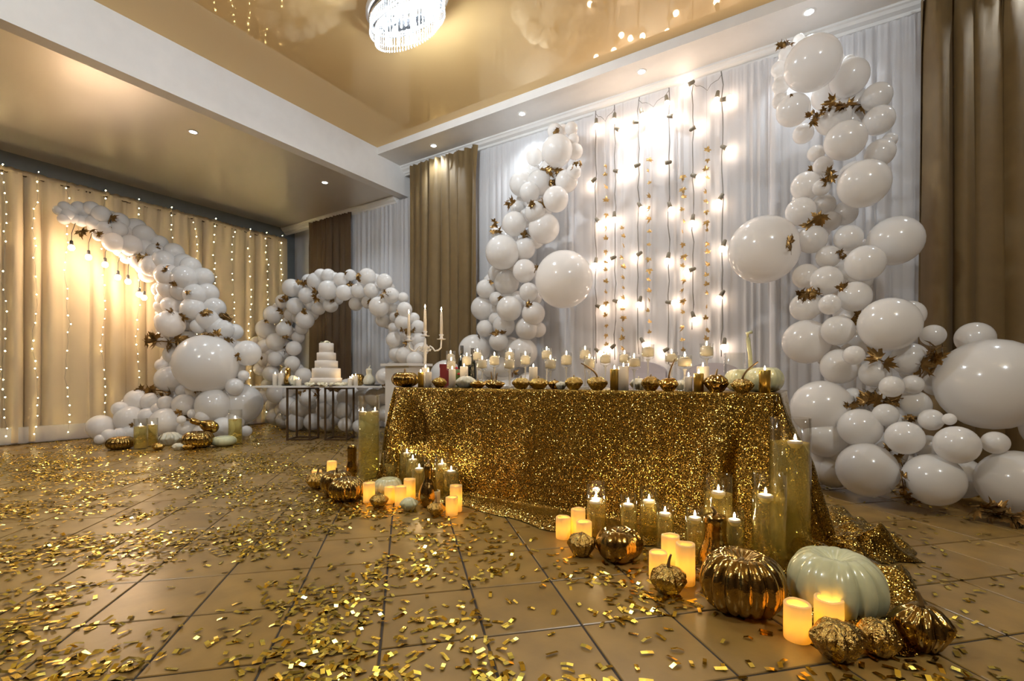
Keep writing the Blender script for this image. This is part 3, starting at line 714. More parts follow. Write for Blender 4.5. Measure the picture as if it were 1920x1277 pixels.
def cyl_vase(label, px, ytop, ywater, ybot, hw, clabel, cofs=((0, 0),), mat='water'):
    """floor cylinder vase, coloured water, candle(s) floating"""
    Z0 = F*CH/(ybot-HZ); r = hw*Z0/F; p, Z = fl(px, ybot, r); t_ = (px-960)/F
    r = hw*Z/F/math.sqrt(1+t_*t_*.6); h = CH+(HZ-ytop)/F*Z; hwt = CH+(HZ-ywater)/F*Z
    v = thing('cylinder_vase', label, 'vase', p, 'tall glass cylinder vases')
    obj('glass', mesh('glass', lathe([(0, 0), (r, 0), (r, h*.5), (r, h), (r*.95, h), (r*.95, h*.5), (r*.95, .012), (0, .012)], 36), 'glass'), v)
    obj('water', mesh('water', lathe([(0, .013), (r*.94, .014), (r*.94, hwt), (r*.9, hwt-.001), (0, hwt-.001)], 36), mat), v)
    for k, (a, b) in enumerate(cofs):
        lb = clabel if len(cofs) == 1 else clabel+(', the one toward the front' if k == 0 else ', the one behind')
        floating(lb, (p.x+a*r, p.y+b*r, hwt+.003), min(1.4, r*30), 'floating candles in floor vases')
def stem_glass(label, clabel, px, ytop, ybot, wpx, y):
    Z = Zy(px, y); p = at(px, 700, Z); p.z = TH; r = wpx/2*Z/F
    zt = CH+(HZ-ytop)/F*Z-TH; zb = CH+(HZ-ybot)/F*Z-TH; zb = max(zb, .03); hb = zt-zb
    v = thing('stemmed_glass', label, 'candle glass', p, 'stemmed candle glasses on the gold table')
    obj('stem', mesh('stem', lathe([(0, 0), (r*.95, 0), (r*.95, .003), (.010, .006), (.006, .02), (.0055, zb*.5), (.007, zb-.015), (.013, zb-.006), (.013, zb)], 16), 'stemglass'), v)
    pr_ = [(.012, zb-.004), (r*.7, zb), (r*.97, zb+.008), (r, zb+.02), (r, zt), (r*.95, zt), (r*.95, zb+.02), (0, zb+.01)]
    obj('glass', mesh('glass', lathe(pr_, 24), 'glass'), v)
    wz = zt-hb*.27
    obj('water', mesh('water', lathe([(0, zb+.011), (r*.9, zb+.018), (r*.94, zb+.03), (r*.94, wz), (0, wz)], 24), 'wateryel'), v)
    floating(clabel, (p.x, p.y, TH+wz+.004), min(1.2, r/.026), 'floating candles in the stemmed glasses')

# ------------------------------------------------------------------ main table with sequin cloth
TH = .765
TX0, TX1, TY0, TY1 = -2.89, -.163, 2.74, 3.50
def cloth():
    pts = []  # perimeter: (pos, normal, tag param)
    rc = .05
    def seg(a, b, n, nx, ny, name):
        for i in range(n):
            s = i/n; pts.append((a[0]+(b[0]-a[0])*s, a[1]+(b[1]-a[1])*s, nx, ny, name, s))
    def cor(cx_, cy_, a0, a1, n, name):
        for i in range(n):
            s = i/n; a = a0+(a1-a0)*s; pts.append((cx_+rc*math.cos(a), cy_+rc*math.sin(a), math.cos(a), math.sin(a), name, s))
    seg((TX0+rc, TY0), (TX1-rc, TY0), 220, 0, -1, 'front')
    cor(TX1-rc, TY0+rc, -pi/2, 0, 60, 'cfr')
    seg((TX1, TY0+rc), (TX1, TY1-rc), 90, 1, 0, 'right')
    cor(TX1-rc, TY1-rc, 0, pi/2, 24, 'cbr')
    seg((TX1-rc, TY1), (TX0+rc, TY1), 90, 0, 1, 'back')
    cor(TX0+rc, TY1-rc, pi/2, pi, 16, 'cbl')
    seg((TX0, TY1-rc), (TX0, TY0+rc), 50, -1, 0, 'left')
    cor(TX0+rc, TY0+rc, pi, 3*pi/2, 40, 'cfl')
    n = len(pts); rows = 34; fr = 14
    V, Fc = [], []
    cum = [0]
    for i in range(1, n): cum.append(cum[-1]+math.hypot(pts[i][0]-pts[i-1][0], pts[i][1]-pts[i-1][1]))
    for j in range(rows+fr+1):
        for i, (x, y, nx, ny, nm, s) in enumerate(pts):
            L_ = cum[i]
            # closeness to the two front corners
            dr_ = math.hypot(x-TX1, y-TY0); dl_ = math.hypot(x-TX0, y-TY0)
            kr, kl = math.exp(-(dr_/.46)**2), math.exp(-(dl_/.36)**2)
            side = 1 if nm in ('right', 'cbr', 'left', 'back', 'cbl') else 0
            fa = .006+.075*kr+.07*kl+.03*side
            ang_s = s if nm in ('cfr', 'cfl') else 0
            ph = L_*16+ang_s*9
            if nm == 'cfr': ph = L_*16+s*14
            spread = .22+.12*max(0, (x-TX0)/(TX1-TX0)) if nm in ('front', 'cfr') else .2
            if nm == 'cfr': spread = .32+.40*math.exp(-((s-.30)/.26)**2)
            if nm == 'right': spread = .30+.10*math.sin(pi*s)
            if nm in ('cfl', 'left', 'back'): spread = .12
            flare = .05+.08*kr+.03*kl
            if j <= rows:
                v = j/rows; z = TH*(1-v)+.012*v
                fold = fa*math.sin(ph+1.2*math.sin(v*2.5))*min(1, v*2.2)+fa*.4*math.sin(ph*2.3+1)*v
                dgl = .022*math.exp(-((dl_-.25-.55*v)/.07)**2)*min(1, v*4)*(1 if nm == 'front' and v < .6 else 0)
                out = flare*v**2.2+max(fold, -.03*v)+dgl+.004
                if v > .93: z = max(z, .012)
            else:
                u = (j-rows)/fr
                q = Vector((x+nx*(flare+spread*u), y+ny*(flare+spread*u), 0))
                nn = noise.noise(q*6.5+Vector((3, 1, 0)))+.5*noise.noise(q*15)
                cr = (kr+(.75 if nm in ('right', 'cfr') else .12))
                z = .014+max(0, nn+.25)*.085*cr*math.sin(pi*min(1, u*1.02))**.7+.02*math.sin(pi*u)
                fold = fa*math.sin(ph+1.2*math.sin(2.5))+fa*.4*math.sin(ph*2.3+1)
                out = flare+fold*(1-u*.3)+spread*u*(1+.14*math.sin(L_*5+ang_s*3)+.07*math.sin(L_*13))+.004
                if u > .95: z = .006
            V.append((x+nx*out, y+ny*out, z))
    for j in range(rows+fr):
        for i in range(n):
            k = (i+1) % n; Fc.append((j*n+i, (j+1)*n+i, (j+1)*n+k, j*n+k))
    Fc.append(tuple(range(n)))
    return V, Fc
tb = thing('banquet_table', 'long table hidden under the gold sequin cloth', 'table', ((TX0+TX1)/2, (TY0+TY1)/2, 0))
hx, hy = (TX1-TX0)/2, (TY1-TY0)/2
obj('tabletop', mesh('tabletop', box(-hx+.012, hx-.012, -hy+.012, hy-.012, TH-.04, TH-.006), 'topw', False), tb)
for sx in (-1, 1):
    for sy in (-1, 1): obj('leg', mesh('leg', tube([(sx*(hx-.15), sy*(hy-.1), 0), (sx*(hx-.15), sy*(hy-.1), TH-.04)], .018), 'metal'), tb)
co = obj('tablecloth', mesh('tablecloth', cloth(), 'seq'))
tag(co, 'gold sequin cloth draped over the long table, trailing on the floor', 'tablecloth')
co['category'] = 'tablecloth'

# --- things on the table: y rows
Yf, Ym, Yb = 2.83, 3.02, 3.28
pumpkin('large ribbed gold pumpkin at the left end of the gold table', 759, 0, 50, 32, 'golddark', 20, .10, y=2.90, stem=(.5, .1), seed=1)
glasses = [(845,658,686,17,3.36),(846,673,695,17,2.98),(875,664,688,18,3.18),(895,656,679,18,3.34),(904,671,694,19,2.98),(927,663,688,19,3.14),(956,655,680,19,3.34),(955,670,695,20,2.94),(985,662,687,19,3.16),
 (1025,653,677,20,3.32),(1032,670,695,21,2.95),(1062,661,688,21,3.12),(1097,652,677,21,3.32),(1105,668,695,21,2.92),(1135,661,685,20,3.2),(1171,661,684,20,3.3),(1189,669,692,24,2.86),(1215,646,673,23,3.22),(1259,660,683,23,3.22),(1284,666,692,26,2.9),(1325,644,672,25,3.2)]
tall = [g for g in glasses if g[1] < 659]; low = [g for g in glasses if g[1] > 664]; mid = [g for g in glasses if 659 <= g[1] <= 664]
for nm, gl in (('tall', tall), ('low', low), ('medium-height', mid)):
    for k, g in enumerate(gl):
        stem_glass('%s stemmed glass on the gold table, %s from the left of the %s ones' % (nm, ORD[k], nm), 'lit candle floating in the %s %s stemmed glass from the left' % (ORD[k], nm), *g)
for lb, px, wp, yt, y, mt in [
    ('gold pillar candle beside the large gold pumpkin at the table end', 789, 11, 698, 2.84, 'goldcan'), ('short white pillar candle just right of the leftmost gold candle', 803, 12, 697, 2.84, 'wax'),
    ('white pillar candle in front of the candelabra stem', 798, 14, 689, 3.0, 'wax'), ('white pillar candle before the dark red box', 848, 13, 692, 2.84, 'wax'),
    ('white pillar candle behind the pale squash', 870, 15, 687, 3.05, 'wax'), ('white pillar candle between the middle stemmed glasses', 1000, 16, 688, 3.05, 'wax'),
    ('gold pillar candle left of the tall ivory one mid-table', 1152, 16, 692, 2.84, 'goldcan'), ('ivory pillar candle right of the middle gold candle', 1169, 19, 687, 2.84, 'wax'),
    ('short white pillar candle left of the gold candle near the stemmed squash', 1291, 14, 706, 2.80, 'wax'), ('gold pillar candle among white ones near the right end', 1310, 18, 700, 2.80, 'goldcan'),
    ('thick white pillar candle behind the gold candle near the right end', 1318, 22, 687, 2.95, 'wax'), ('gold pillar candle before the round green pumpkin', 1434, 20, 694, 2.79, 'goldcan')]:
    pillar(lb, px, wp, yt, y, mt)
sq = [('knobbly gold squash between candles at the left end', 824, 28, 17, 2.84, 'goldwart', None), ('gold squash left of the pair before the low glasses', 896, 32, 13, 2.84, 'gold', None), ('gold squash behind the low glasses with upright stem', 922, 34, 14, 3.02, 'gold', (.9, .1)),
 ('dark gold squash lying before the first tall glasses', 930, 34, 13, 2.84, 'golddark', (.9, .2)), ('hammered gold squash left of the middle pillar candle', 977, 37, 19, 2.82, 'goldwart', None), ('hammered gold squash before the middle white pillar', 1010, 38, 19, 2.82, 'goldwart', None),
 ('small plain gold squash in the middle of the table', 1040, 26, 15, 2.92, 'gold', None), ('knobbly gold squash with folded top mid-table', 1076, 36, 22, 2.82, 'goldwart', None), ('gold squash with long bent stem left of the gold candle', 1120, 40, 23, 2.82, 'goldwart', (1.3, 1.5)),
 ('gold squash with split top left of the hooked stem one', 1220, 38, 25, 2.86, 'goldwart', None), ('gold squash with tall hooked stem', 1254, 38, 23, 2.80, 'gold', (1.9, -.9)), ('dark gold squash with short dark stem near the right end', 1343, 46, 30, 2.80, 'golddark', (.55, -.3)),
 ('gold squash with thin crooked stem before the green pumpkin', 1392, 46, 24, 2.78, 'goldwart', (1.5, .8))]
for k, (lb, px, wp, hp, y, mt, st) in enumerate(sq):
    pumpkin(lb, px, 0, wp, hp, mt, 10, .1, y=y, stem=st or (.25, .2), seed=k+3, name='squash', group='gold squashes on the table')
for k, (lb, px, wp, hp, y) in enumerate([('pale flat squash near the left end of the table', 873, 38, 20, 2.84), ('small white squash between gold squashes mid-table', 1052, 20, 13, 2.84), ('cream squash right of the ivory pillar candle', 1198, 36, 20, 3.0), ('cream squash behind the short white pillar', 1280, 34, 18, 3.02)]):
    pumpkin(lb, px, 0, wp, hp, 'cream', 12, .08, y=y, stem=(.25, .3), seed=k+30, name='squash', group='pale squashes on the table', stemmat='cream')
pumpkin('ribbed pale green pumpkin with tall stem at the right end', 1392, 0, 66, 48, 'celad', 16, .07, y=3.12, stem=(.25, .1), seed=50)
t = pumpkin('smooth round green pumpkin at the right end of the table', 1434, 0, 68, 54, 'celad', 12, .03, y=2.98, stem=None, seed=51)
obj('stem', mesh('stem', tube([(-.03, .02, .02), (-.035, .02, .14), (-.045, .02, .235), (-.05, .02, .27), (-.025, .01, .275)], .012, 8, .8), 'celad'), t, (-.04, .0, .06))
v = thing('hurricane_vase', 'empty clear glass vase behind the pale green pumpkin', 'vase', (lambda p: (p.x, p.y, TH))(at(1378, 700, Zy(1378, 3.32))))
obj('glass', mesh('glass', lathe([(0, 0), (.062, 0), (.066, .02), (.066, .235), (.062, .235), (.062, .02), (0, .012)], 28), 'glass'), v)

# candelabra
Zc = Zy(797, 3.22); pc = at(797, 700, Zc); k_ = Zc/F
cb = thing('candelabra', 'white scrolled candelabra with three taper candles on the gold table', 'candelabra', (pc.x, pc.y, TH))
def zt(py): return CH+(HZ-py)*k_-TH
zc = zt(652)
obj('foot', mesh('foot', lathe([(0, 0), (.065, 0), (.065, .006), (.04, .018), (.015, .03), (.010, .05), (.016, .07), (.012, .09), (.013, zc*.5), (.017, zc*.55), (.013, zc*.6), (.015, zc-.03), (.022, zc-.01), (.024, zc+.01), (.012, zc+.03), (.010, zt(634)), (0, zt(634))], 20), 'topw'), cb)
for nm, dx, pyc, pyt in (('c', 0, 631, 578), ('l', -30.5, 640, 588), ('r', 30.5, 637, 583)):
    X = Vector((RX, RY, 0))*dx*k_; zz_ = zt(pyc)
    if dx:
        s = 1 if dx > 0 else -1; u = Vector((RX, RY, 0))*s; W = abs(dx)*k_
        P = [(.055, zc-.01), (.045, zc-.028), (.03, zc-.02), (.028, zc+.0), (.045, zc+.015), (.065, zc+.0), (W*.6, zc-.03), (W*.82, zc-.022), (W*.97, zc+.0), (W, zz_)]
        obj('arm', mesh('arm', tube([tuple(u*a+Vector((0, 0, b))) for a, b in P], .0078, 7), 'topw'), cb)
        obj('scroll', mesh('scroll', tube([tuple(u*(.022+.02*math.cos(a))+Vector((0, 0, zc-.012+.02*math.sin(a)))) for a in arc(-2.5, 3, 14)], .0065, 6), 'topw'), cb)
    obj('candle_cup', mesh('candle_cup', lathe([(0, 0), (.035, .002), (.042, .007), (.03, .009), (.015, .012), (.013, .03), (.022, .045), (.014, .048), (0, .045)], 18), 'topw'), cb, X+Vector((0, 0, zz_)))
    tp = thing('taper_candle', {'c': 'middle taper candle of the candelabra, the tallest', 'l': 'taper candle on the candelabra arm nearest the arch', 'r': 'taper candle on the candelabra arm nearest the gold curtain'}[nm], 'candle', Vector((pc.x, pc.y, TH+zz_+.045))+X, 'taper candles in the candelabra')
    h = zt(pyt)-zz_-.045
    obj('wax_body', mesh('wax_body', lathe([(0, 0), (.0145, 0), (.013, h*.5), (.0095, h-.01), (.004, h), (0, h)], 14), 'wax'), tp); flame(tp, h-.002, 1.15)

# gift box, bottles, roses behind the left glasses
p = at(837, 700, Zy(837, 3.36))
gb_ = thing('gift_box', 'dark red box behind the leftmost stemmed glasses', 'box', (p.x, p.y, TH), rz=.2)
obj('body', mesh('body', box(-.045, .045, -.04, .04, 0, .19), 'red', False), gb_); obj('lid', mesh('lid', box(-.048, .048, -.043, .043, .165, .197), 'red', False), gb_)
for lb, px, yt in (('dark wine bottle with black cap behind the glasses', 866, 648), ('dark bottle right of the black-capped one', 886, 653)):
    Z = Zy(px, 3.42); p = at(px, 700, Z); h = CH+(HZ-yt)/F*Z-TH
    b_ = thing('wine_bottle', lb, 'bottle', (p.x, p.y, TH), 'wine bottles on the table')
    obj('body', mesh('body', lathe([(0, 0), (.036, 0), (.037, .01), (.037, h*.55), (.03, h*.66), (.015, h*.75), (.0135, h*.8), (0, h*.8)], 22), 'bottle'), b_)
    obj('cap', mesh('cap', lathe([(.015, h*.8), (.016, h*.82), (.0155, h), (0, h)], 18), 'socketd'), b_)
def rosev(r, seed=0):
    rr = random.Random(seed); out = []
    for k in range(9):
        a = k*2.4; rad = r*(.15+.09*k)
        w_ = r*.55; V = []
        for i in range(4):
            for j in range(4):
                aa = a+(i-1.5)*w_/max(rad, r*.3)*.5; zz2 = (j/3)*r*(1.05-.06*k); q = rad+(j/3)**2*r*.22
                V.append((q*math.cos(aa), q*math.sin(aa), zz2-.05*r*k*(1 if j == 3 else 0)))
        out.append((V, [(i*4+j, (i+1)*4+j, (i+1)*4+j+1, i*4+j+1) for i in range(3) for j in range(3)]))
    out.append(lathe([(0, -.1*r), (.5*r, 0), (.85*r, .4*r), (.6*r, .75*r), (0, .7*r)], 12))
    return join(*out)
rose_me = mesh('rose', rosev(1), 'petal'); rosered_me = mesh('rose', rosev(1, 2), 'rose')
p = at(858, 700, Zy(858, 3.3))
bq = thing('rose_bouquet', 'small bouquet of red roses behind the leftmost glasses', 'flowers', (p.x, p.y, TH))
obj('leaves', mesh('leaves', lathe([(0, 0), (.03, .02), (.045, .10), (.05, .14), (0, .15)], 9, lambda r, z, a: (r*(1+.3*math.sin(4*a)), z)), 'green'), bq)
for a, b, c in ((-.02, 0, .12), (.02, .01, .13), (0, -.02, .15), (.03, -.02, .10), (-.03, -.02, .15)): obj('rose', rosered_me, bq, (a, b, c), None, .02)

# chairs behind the table
for k, (lb, px, wp, yt) in enumerate([('lilac covered chair behind the middle of the gold table', 1200, 88, 678), ('lilac covered chair behind the right half of the gold table', 1335, 92, 680), ]):
    y = 4.15; Z = Zy(px, y); p = at(px, 700, Z); h = CH+(HZ-yt)/F*Z; hw = .215
    c = thing('covered_chair', lb, 'chair', (p.x, p.y, 0), 'covered chairs behind the table')
    V = []; n = 24
    for i in range(n+1):
        a = pi*i/n; V.append((-hw*math.cos(a)*(1 if abs(math.cos(a)) < .9 else 1), h-.10+.10*math.sin(a)))
    out = [(-hw, 0)]+[(q[0], q[1]) for q in V]+[(hw, 0)]
    m_ = len(out); vv = [(x, s*.03+(.05 if z > .5 else 0), z) for s in (-1, 1) for x, z in out]
    ff = [tuple(range(m_)), tuple(range(m_, 2*m_))[::-1]]+[(i, i+m_, (i+1) % m_+m_, (i+1) % m_) for i in range(m_)]
    obj('backrest_cover', mesh('backrest_cover', (vv, ff), 'lilac', False), c)
    obj('seat_cover', mesh('seat_cover', box(-hw, hw, -.45, -.03, 0, .46), 'lilac', False), c)

# ------------------------------------------------------------------ floor group, left of the table
cyl_vase('tall glass cylinder vase at the left end of the table', 692, 742, 773, 906, 20, 'candle floating in the tall vase at the left table end', ((-.3, -.5), (.5, .3)))
for args in [('low cylinder vase right of the tall left one', 732, 843, 867, 912, 15, 'candle floating in the low vase beside the tall left one'),
    ('cylinder vase near the left cloth fold, behind two others', 763, 828, 851, 914, 14, 'candle floating in the rear vase near the left fold'),
    ('cylinder vase in front of the left cloth fold', 774, 838, 863, 922, 14, 'candle floating in the vase before the left fold'),
    ('short cylinder vase behind the bottle gourd', 786, 858, 880, 930, 15, 'candle floating in the vase behind the bottle gourd'),
    ('slim cylinder vase right of the bottle gourd', 829, 850, 872, 934, 14, 'candle floating in the slim vase right of the gourd'),
    ('short cylinder vase behind the pair of electric candles', 846, 868, 885, 938, 15, 'candle floating in the vase behind the candle pair')]:
    cyl_vase(*args)
gourd('dark gold gourd left of the tall vase', 660, 898, 22, 64, 'golddark', neck=.75, seed=1)
gourd('gold bottle gourd before the sequin cloth', 803, 953, 36, 82, 'golddark', neck=.42, seed=2)
pumpkin('ribbed gold pumpkin at the left end of the floor group, behind', 632, 930, 62, 50, 'golddark', 16, .13, stem=(.55, -.6), seed=61)
pumpkin('ribbed gold pumpkin left of the first electric candles', 651, 942, 68, 48, 'golddark', 18, .13, stem=(.3, .2), seed=62)
pumpkin('hammered gold squash at the far left of the table group', 596, 918, 48, 26, 'goldwart', 12, .1, stem=(.5, .2), seed=63, name='squash')
pumpkin('pale ribbed pumpkin among the left electric candles', 728, 934, 54, 40, 'celad', 14, .07, stem=(.12, .1), seed=64, stemmat='celad')
pumpkin('small pale squash on the tiles left of the bottle gourd', 767, 960, 36, 22, 'celad', 10, .06, stem=None, seed=65, name='squash')
pumpkin('small gold squash between the left electric candles', 711, 953, 36, 22, 'goldwart', 10, .1, stem=(.3, .1), seed=66, name='squash')
pumpkin('small gold squash with stub stem right of the bottle gourd', 818, 969, 36, 22, 'goldwart', 10, .1, stem=(.8, .3), seed=67, name='squash')
for lb, px, wp, yt, yb in [('electric candle beside the ribbed gold pumpkin, left group', 692, 22, 904, 944), ('glowing electric candle before the pale pumpkin', 731, 20, 912, 944), ('electric candle right of the glowing one before the pale pumpkin', 751, 22, 911, 949),
    ('tall electric candle left of the bottle gourd', 768, 22, 897, 941), ('electric candle right of the bottle gourd', 814, 23, 919, 952), ('tallest electric candle at the right end of the left group', 855, 23, 909, 960), ('short electric candle in front of the tallest of the left group', 847, 23, 931, 967),
    ('orange electric candle at the far left, behind gold pumpkins', 594, 18, 881, 904), ('pale electric candle behind the leftmost gold pumpkins', 622, 18, 864, 890)]:
    led_candle(lb, px, wp, yt, yb)

# ------------------------------------------------------------------ floor group, right of the table front
for args in [('cylinder vase with two candles behind the round gold pumpkin', 1118, 905, 941, 1010, 19, 'candle floating in the vase behind the round gold pumpkin', ((0, -.3), (-.3, .7))),
    ('cylinder vase right of the two-candle one', 1178, 925, 948, 1022, 16, 'candle floating in the vase right of the two-candle one'),
    ('cylinder vase in the middle of the front vases', 1217, 915, 941, 1018, 18, 'candle floating in the middle front vase'),
    ('low cylinder vase behind the three electric candles', 1247, 940, 965, 1034, 17, 'candle floating in the low vase behind three candles'),
    ('cylinder vase left of the tall gold gourd', 1303, 950, 973, 1052, 18, 'candle floating in the vase left of the tall gourd'),
    ('wide cylinder vase behind the tall gold gourd', 1347, 890, 925, 1050, 27, 'candle floating in the wide vase behind the gourd', ((0, 0),)),
    ('cylinder vase right of the tall gold gourd', 1377, 955, 977, 1066, 18, 'candle floating in the vase right of the gourd'),
    ('tallest glass cylinder vase at the right end of the table', 1481, 783, 829, 1062, 38, 'candle floating in the tallest vase', ((.25, -.2),)),
    ('large cylinder vase in front of the tallest one', 1442, 886, 932, 1082, 32, 'candle floating in the large vase before the tallest', ((-.2, 0),))]:
    cyl_vase(*args)
gourd('tall gold gourd with hooked top before the right cloth fold', 1341, 1080, 60, 112, 'golddark', neck=.62, seed=4)
pumpkin('smooth round gold pumpkin before the front vases', 1159, 1058, 88, 68, 'golddark', 9, .10, stem=(.25, .1), seed=71)
pumpkin('hammered gold squash before the three left candles', 1090, 1047, 54, 38, 'goldwart', 12, .1, stem=(.15, .1), seed=72, name='squash')
pumpkin('gold squash with dark stem before the tall candles', 1253, 1120, 68, 46, 'goldwart', 12, .1, stem=(.8, -.3), seed=73, name='squash')
pumpkin('largest ribbed gold pumpkin in the foreground', 1391, 1163, 162, 122, 'golddark', 18, .12, stem=(.18, .1), seed=74)
pumpkin('large pale green glazed pumpkin in the foreground', 1566, 1178, 180, 136, 'celad', 13, .10, stem=(.14, .2), seed=75, stemmat='celad')
pumpkin('gold squash nearest the electric candle pair, bottom edge', 1570, 1250, 104, 62, 'goldwart', 14, .1, stem=None, seed=76, name='squash')
pumpkin('gold squash in the middle of the foreground three', 1648, 1240, 86, 58, 'goldwart', 14, .1, stem=None, seed=77, name='squash')
pumpkin('gold squash with curved dark stem at the end of the cloth', 1728, 1232, 112, 74, 'golddark', 14, .1, stem=(.65, -.3), seed=78, name='squash')
for lb, px, wp, yt, yb in [('short electric candle at the left of the front group', 1056, 28, 968, 1011), ('tall dim electric candle behind the leftmost front pair', 1084, 27, 953, 1010), ('electric candle behind the hammered squash, front group', 1095, 29, 976, 1022),
    ('tall electric candle at the back of the front trio', 1257, 34, 1002, 1072), ('short glowing electric candle of the front trio', 1234, 34, 1033, 1090), ('large electric candle at the right of the front trio', 1285, 36, 1017, 1098),
    ('bright electric candle before the largest gold pumpkin', 1495, 50, 1127, 1205), ('bright electric candle before the pale green pumpkin', 1554, 53, 1118, 1197)]:
    led_candle(lb, px, wp, yt, yb)

# ------------------------------------------------------------------ group before the curved garland
pumpkin('ribbed gold pumpkin at the foot of the curved garland, left', 226, 844, 52, 27, 'golddark', 18, .12, stem=(.2, .1), seed=81)
pumpkin('ribbed gold pumpkin before the curved garland, right', 370, 842, 58, 36, 'golddark', 16, .12, stem=(.25, -.4), seed=82)
pumpkin('small gold squash with thin stem before the pair of vases', 297, 845, 24, 12, 'gold', 10, .1, stem=(1.6, -.4), seed=83, name='squash')
pumpkin('cream squash behind the small ones at the curved garland', 319, 836, 42, 22, 'cream', 12, .07, stem=None, seed=84, name='squash')
pumpkin('small white squash nearest the camera at the curved garland', 334, 845, 22, 12, 'cream', 10, .06, stem=None, seed=85, name='squash')
pumpkin('small gold squash beside the small white one', 353, 844, 26, 10, 'gold', 10, .1, stem=None, seed=86, name='squash')
pumpkin('pale pumpkin at the right end of the curved garland', 420, 838, 44, 22, 'celad', 12, .07, stem=(.15, .1), seed=87, stemmat='celad')
gourd('long gold gourd lying on the pale pumpkin by the curved garland', 408, 836, 24, 50, 'gold', neck=.42, seed=5, lying=(0, -1.2, YAW+.2)).location.z = .20
for args in [('cylinder vase at the curved garland, front one of the pair', 264, 785, 800, 843, 13, 'candle floating in the front vase at the curved garland'),
    ('cylinder vase at the curved garland, rear one of the pair', 285, 784, 797, 838, 11, 'candle floating in the rear vase at the curved garland'),
    ('tall cylinder vase at the right end of the curved garland', 441, 768, 786, 834, 13, 'candle floating in the vase right of the pale pumpkin')]:
    cyl_vase(*args)

# ------------------------------------------------------------------ cake table
CTZ, CZ0, CY0 = .725, 6.52, (6.52,)
pc_ = at(615, 700, CZ0)
ct = thing('cake_table', 'narrow white console table on two bronze frames, before the arch', 'table', (pc_.x, pc_.y, 0), rz=YAW)
obj('tabletop', mesh('tabletop', box(-.93, .93, -.20, .20, CTZ-.022, CTZ), 'topw', False), ct)
def frame_vf(x0, x1, y0, y1, z1, w_=.011):
    b = []
    for x in (x0, x1):
        for y in (y0, y1): b.append(box(x-w_, x+w_, y-w_, y+w_, 0, z1))
        b.append(box(x-w_, x+w_, y0, y1, 0, 2*w_)); b.append(box(x-w_, x+w_, y0, y1, z1-2*w_, z1))
    for y in (y0, y1): b.append(box(x0, x1, y-w_, y+w_, 0, 2*w_)); b.append(box(x0, x1, y-w_, y+w_, z1-2*w_, z1))
    return join(*b)
for a, b in ((547, 589), (618, 658)):
    xa, xb = [(q-615)*6.38/F for q in (a, b)]
    obj('leg_frame', mesh('leg_frame', frame_vf(xa, xb, -.15, .13, CTZ-.022), 'metal', False), ct)
TH_old = TH; TH = CTZ
def ctp(px, y=CY0): Z = Zy(px, y); p = at(px, 700, Z); p.z = CTZ; return p, Z/F
p, k_ = ctp(612)
ck = thing('wedding_cake', 'white five-tier wedding cake on the console table', 'cake', p)
z = .012
obj('cake_board', mesh('cake_board', lathe([(0, 0), (.20, 0), (.20, .012), (0, .012)], 32), 'tray'), ck)
for wp, hp in ((56, 13), (51, 18), (41, 14), (34, 15), (26, 18)):
    r, h = wp/2*k_, hp*k_
    obj('tier', mesh('tier', lathe([(0, z), (r, z), (r, z+h-.006), (r-.005, z+h), (0, z+h)], 36), 'icing'), ck); z += h
rr = random.Random(3)
for k in range(14): a = rr.uniform(0, 6.3); q = rr.uniform(0, .07); obj('flower', rose_me, ck, (q*math.cos(a), q*math.sin(a), z-.01+.02*(1-q/.07)), (rr.uniform(-.5, .5), rr.uniform(-.5, .5), a), .026)
for k in range(4): a = rr.uniform(3, 6); obj('leaf', LEAF[1], ck, (.075*math.cos(a), .075*math.sin(a), z), (1., 0, a), .03).data = bpy.data.meshes.get('cake_leaf') or mesh('cake_leaf', leaf_vf(.5, .2, 9), 'green')
for k in range(34): a = k*2*pi/34+rr.uniform(-.1, .1); q = .225+rr.uniform(0, .05); obj('flower', rose_me, ck, (q*math.cos(a), q*math.sin(a), .012), (rr.uniform(-.7, .7), rr.uniform(-.7, .7), a), .036)
zt2 = .012+31*k_
for k in range(4): obj('flower', rose_me, ck, (-.02+.03*k-.02, -.135, zt2), (.6, 0, k), .018)
for lb, px, wp, hp in (('gold pumpkin standing behind the candles right of the cake', 670, 26, 26),):
    p, k2 = ctp(px); pumpkin(lb, px, 0, wp, hp, 'gold', 14, .1, y=(6.6,), stem=(.3, .1), seed=91)
gourd('cream bottle gourd at the right end of the console table', 692, 0, 23, 33, 'cream', y=CY0, neck=.45, seed=8)
gourd('gold gourd left of the cake', 540, 0, 15, 34, 'gold', y=CY0, neck=.6, seed=9)
pumpkin('small cream squash between gold gourd and cake', 550, 0, 20, 18, 'cream', 10, .07, y=(6.47,), stem=None, seed=92, name='squash')
for lb, px in (('dark oval tray left of the cake holding the gold gourd', 540), ('dark oval tray under the cream bottle gourd', 698)):
    p, k2 = ctp(px, CY0); tr = thing('tray', lb, 'tray', p, 'dark trays on the console table')
    obj('plate', mesh('plate', ellip(lathe([(0, 0), (.7, 0), (1, .016), (.96, .016), (.68, .005), (0, .005)], 28), .15, .10), 'tray'), tr)
for lb, px, wp, yt, y in [('white candle at the left end of the console table', 516, 9, 701, CY0), ('white candle second from the left end of the console table', 527, 10, 699, (6.47,)), ('short white candle just left of the cake flowers', 560, 9, 711, (6.42,)),
    ('short white candle of the trio right of the cake', 656, 8, 709, (6.47,)), ('middle candle of the trio right of the cake', 661, 8, 705, CY0), ('tallest candle of the trio right of the cake', 667, 8, 704, (6.48,))]:
    pillar(lb, px, wp, yt, y, 'wax', 'small candles on the console table')
TH = TH_old
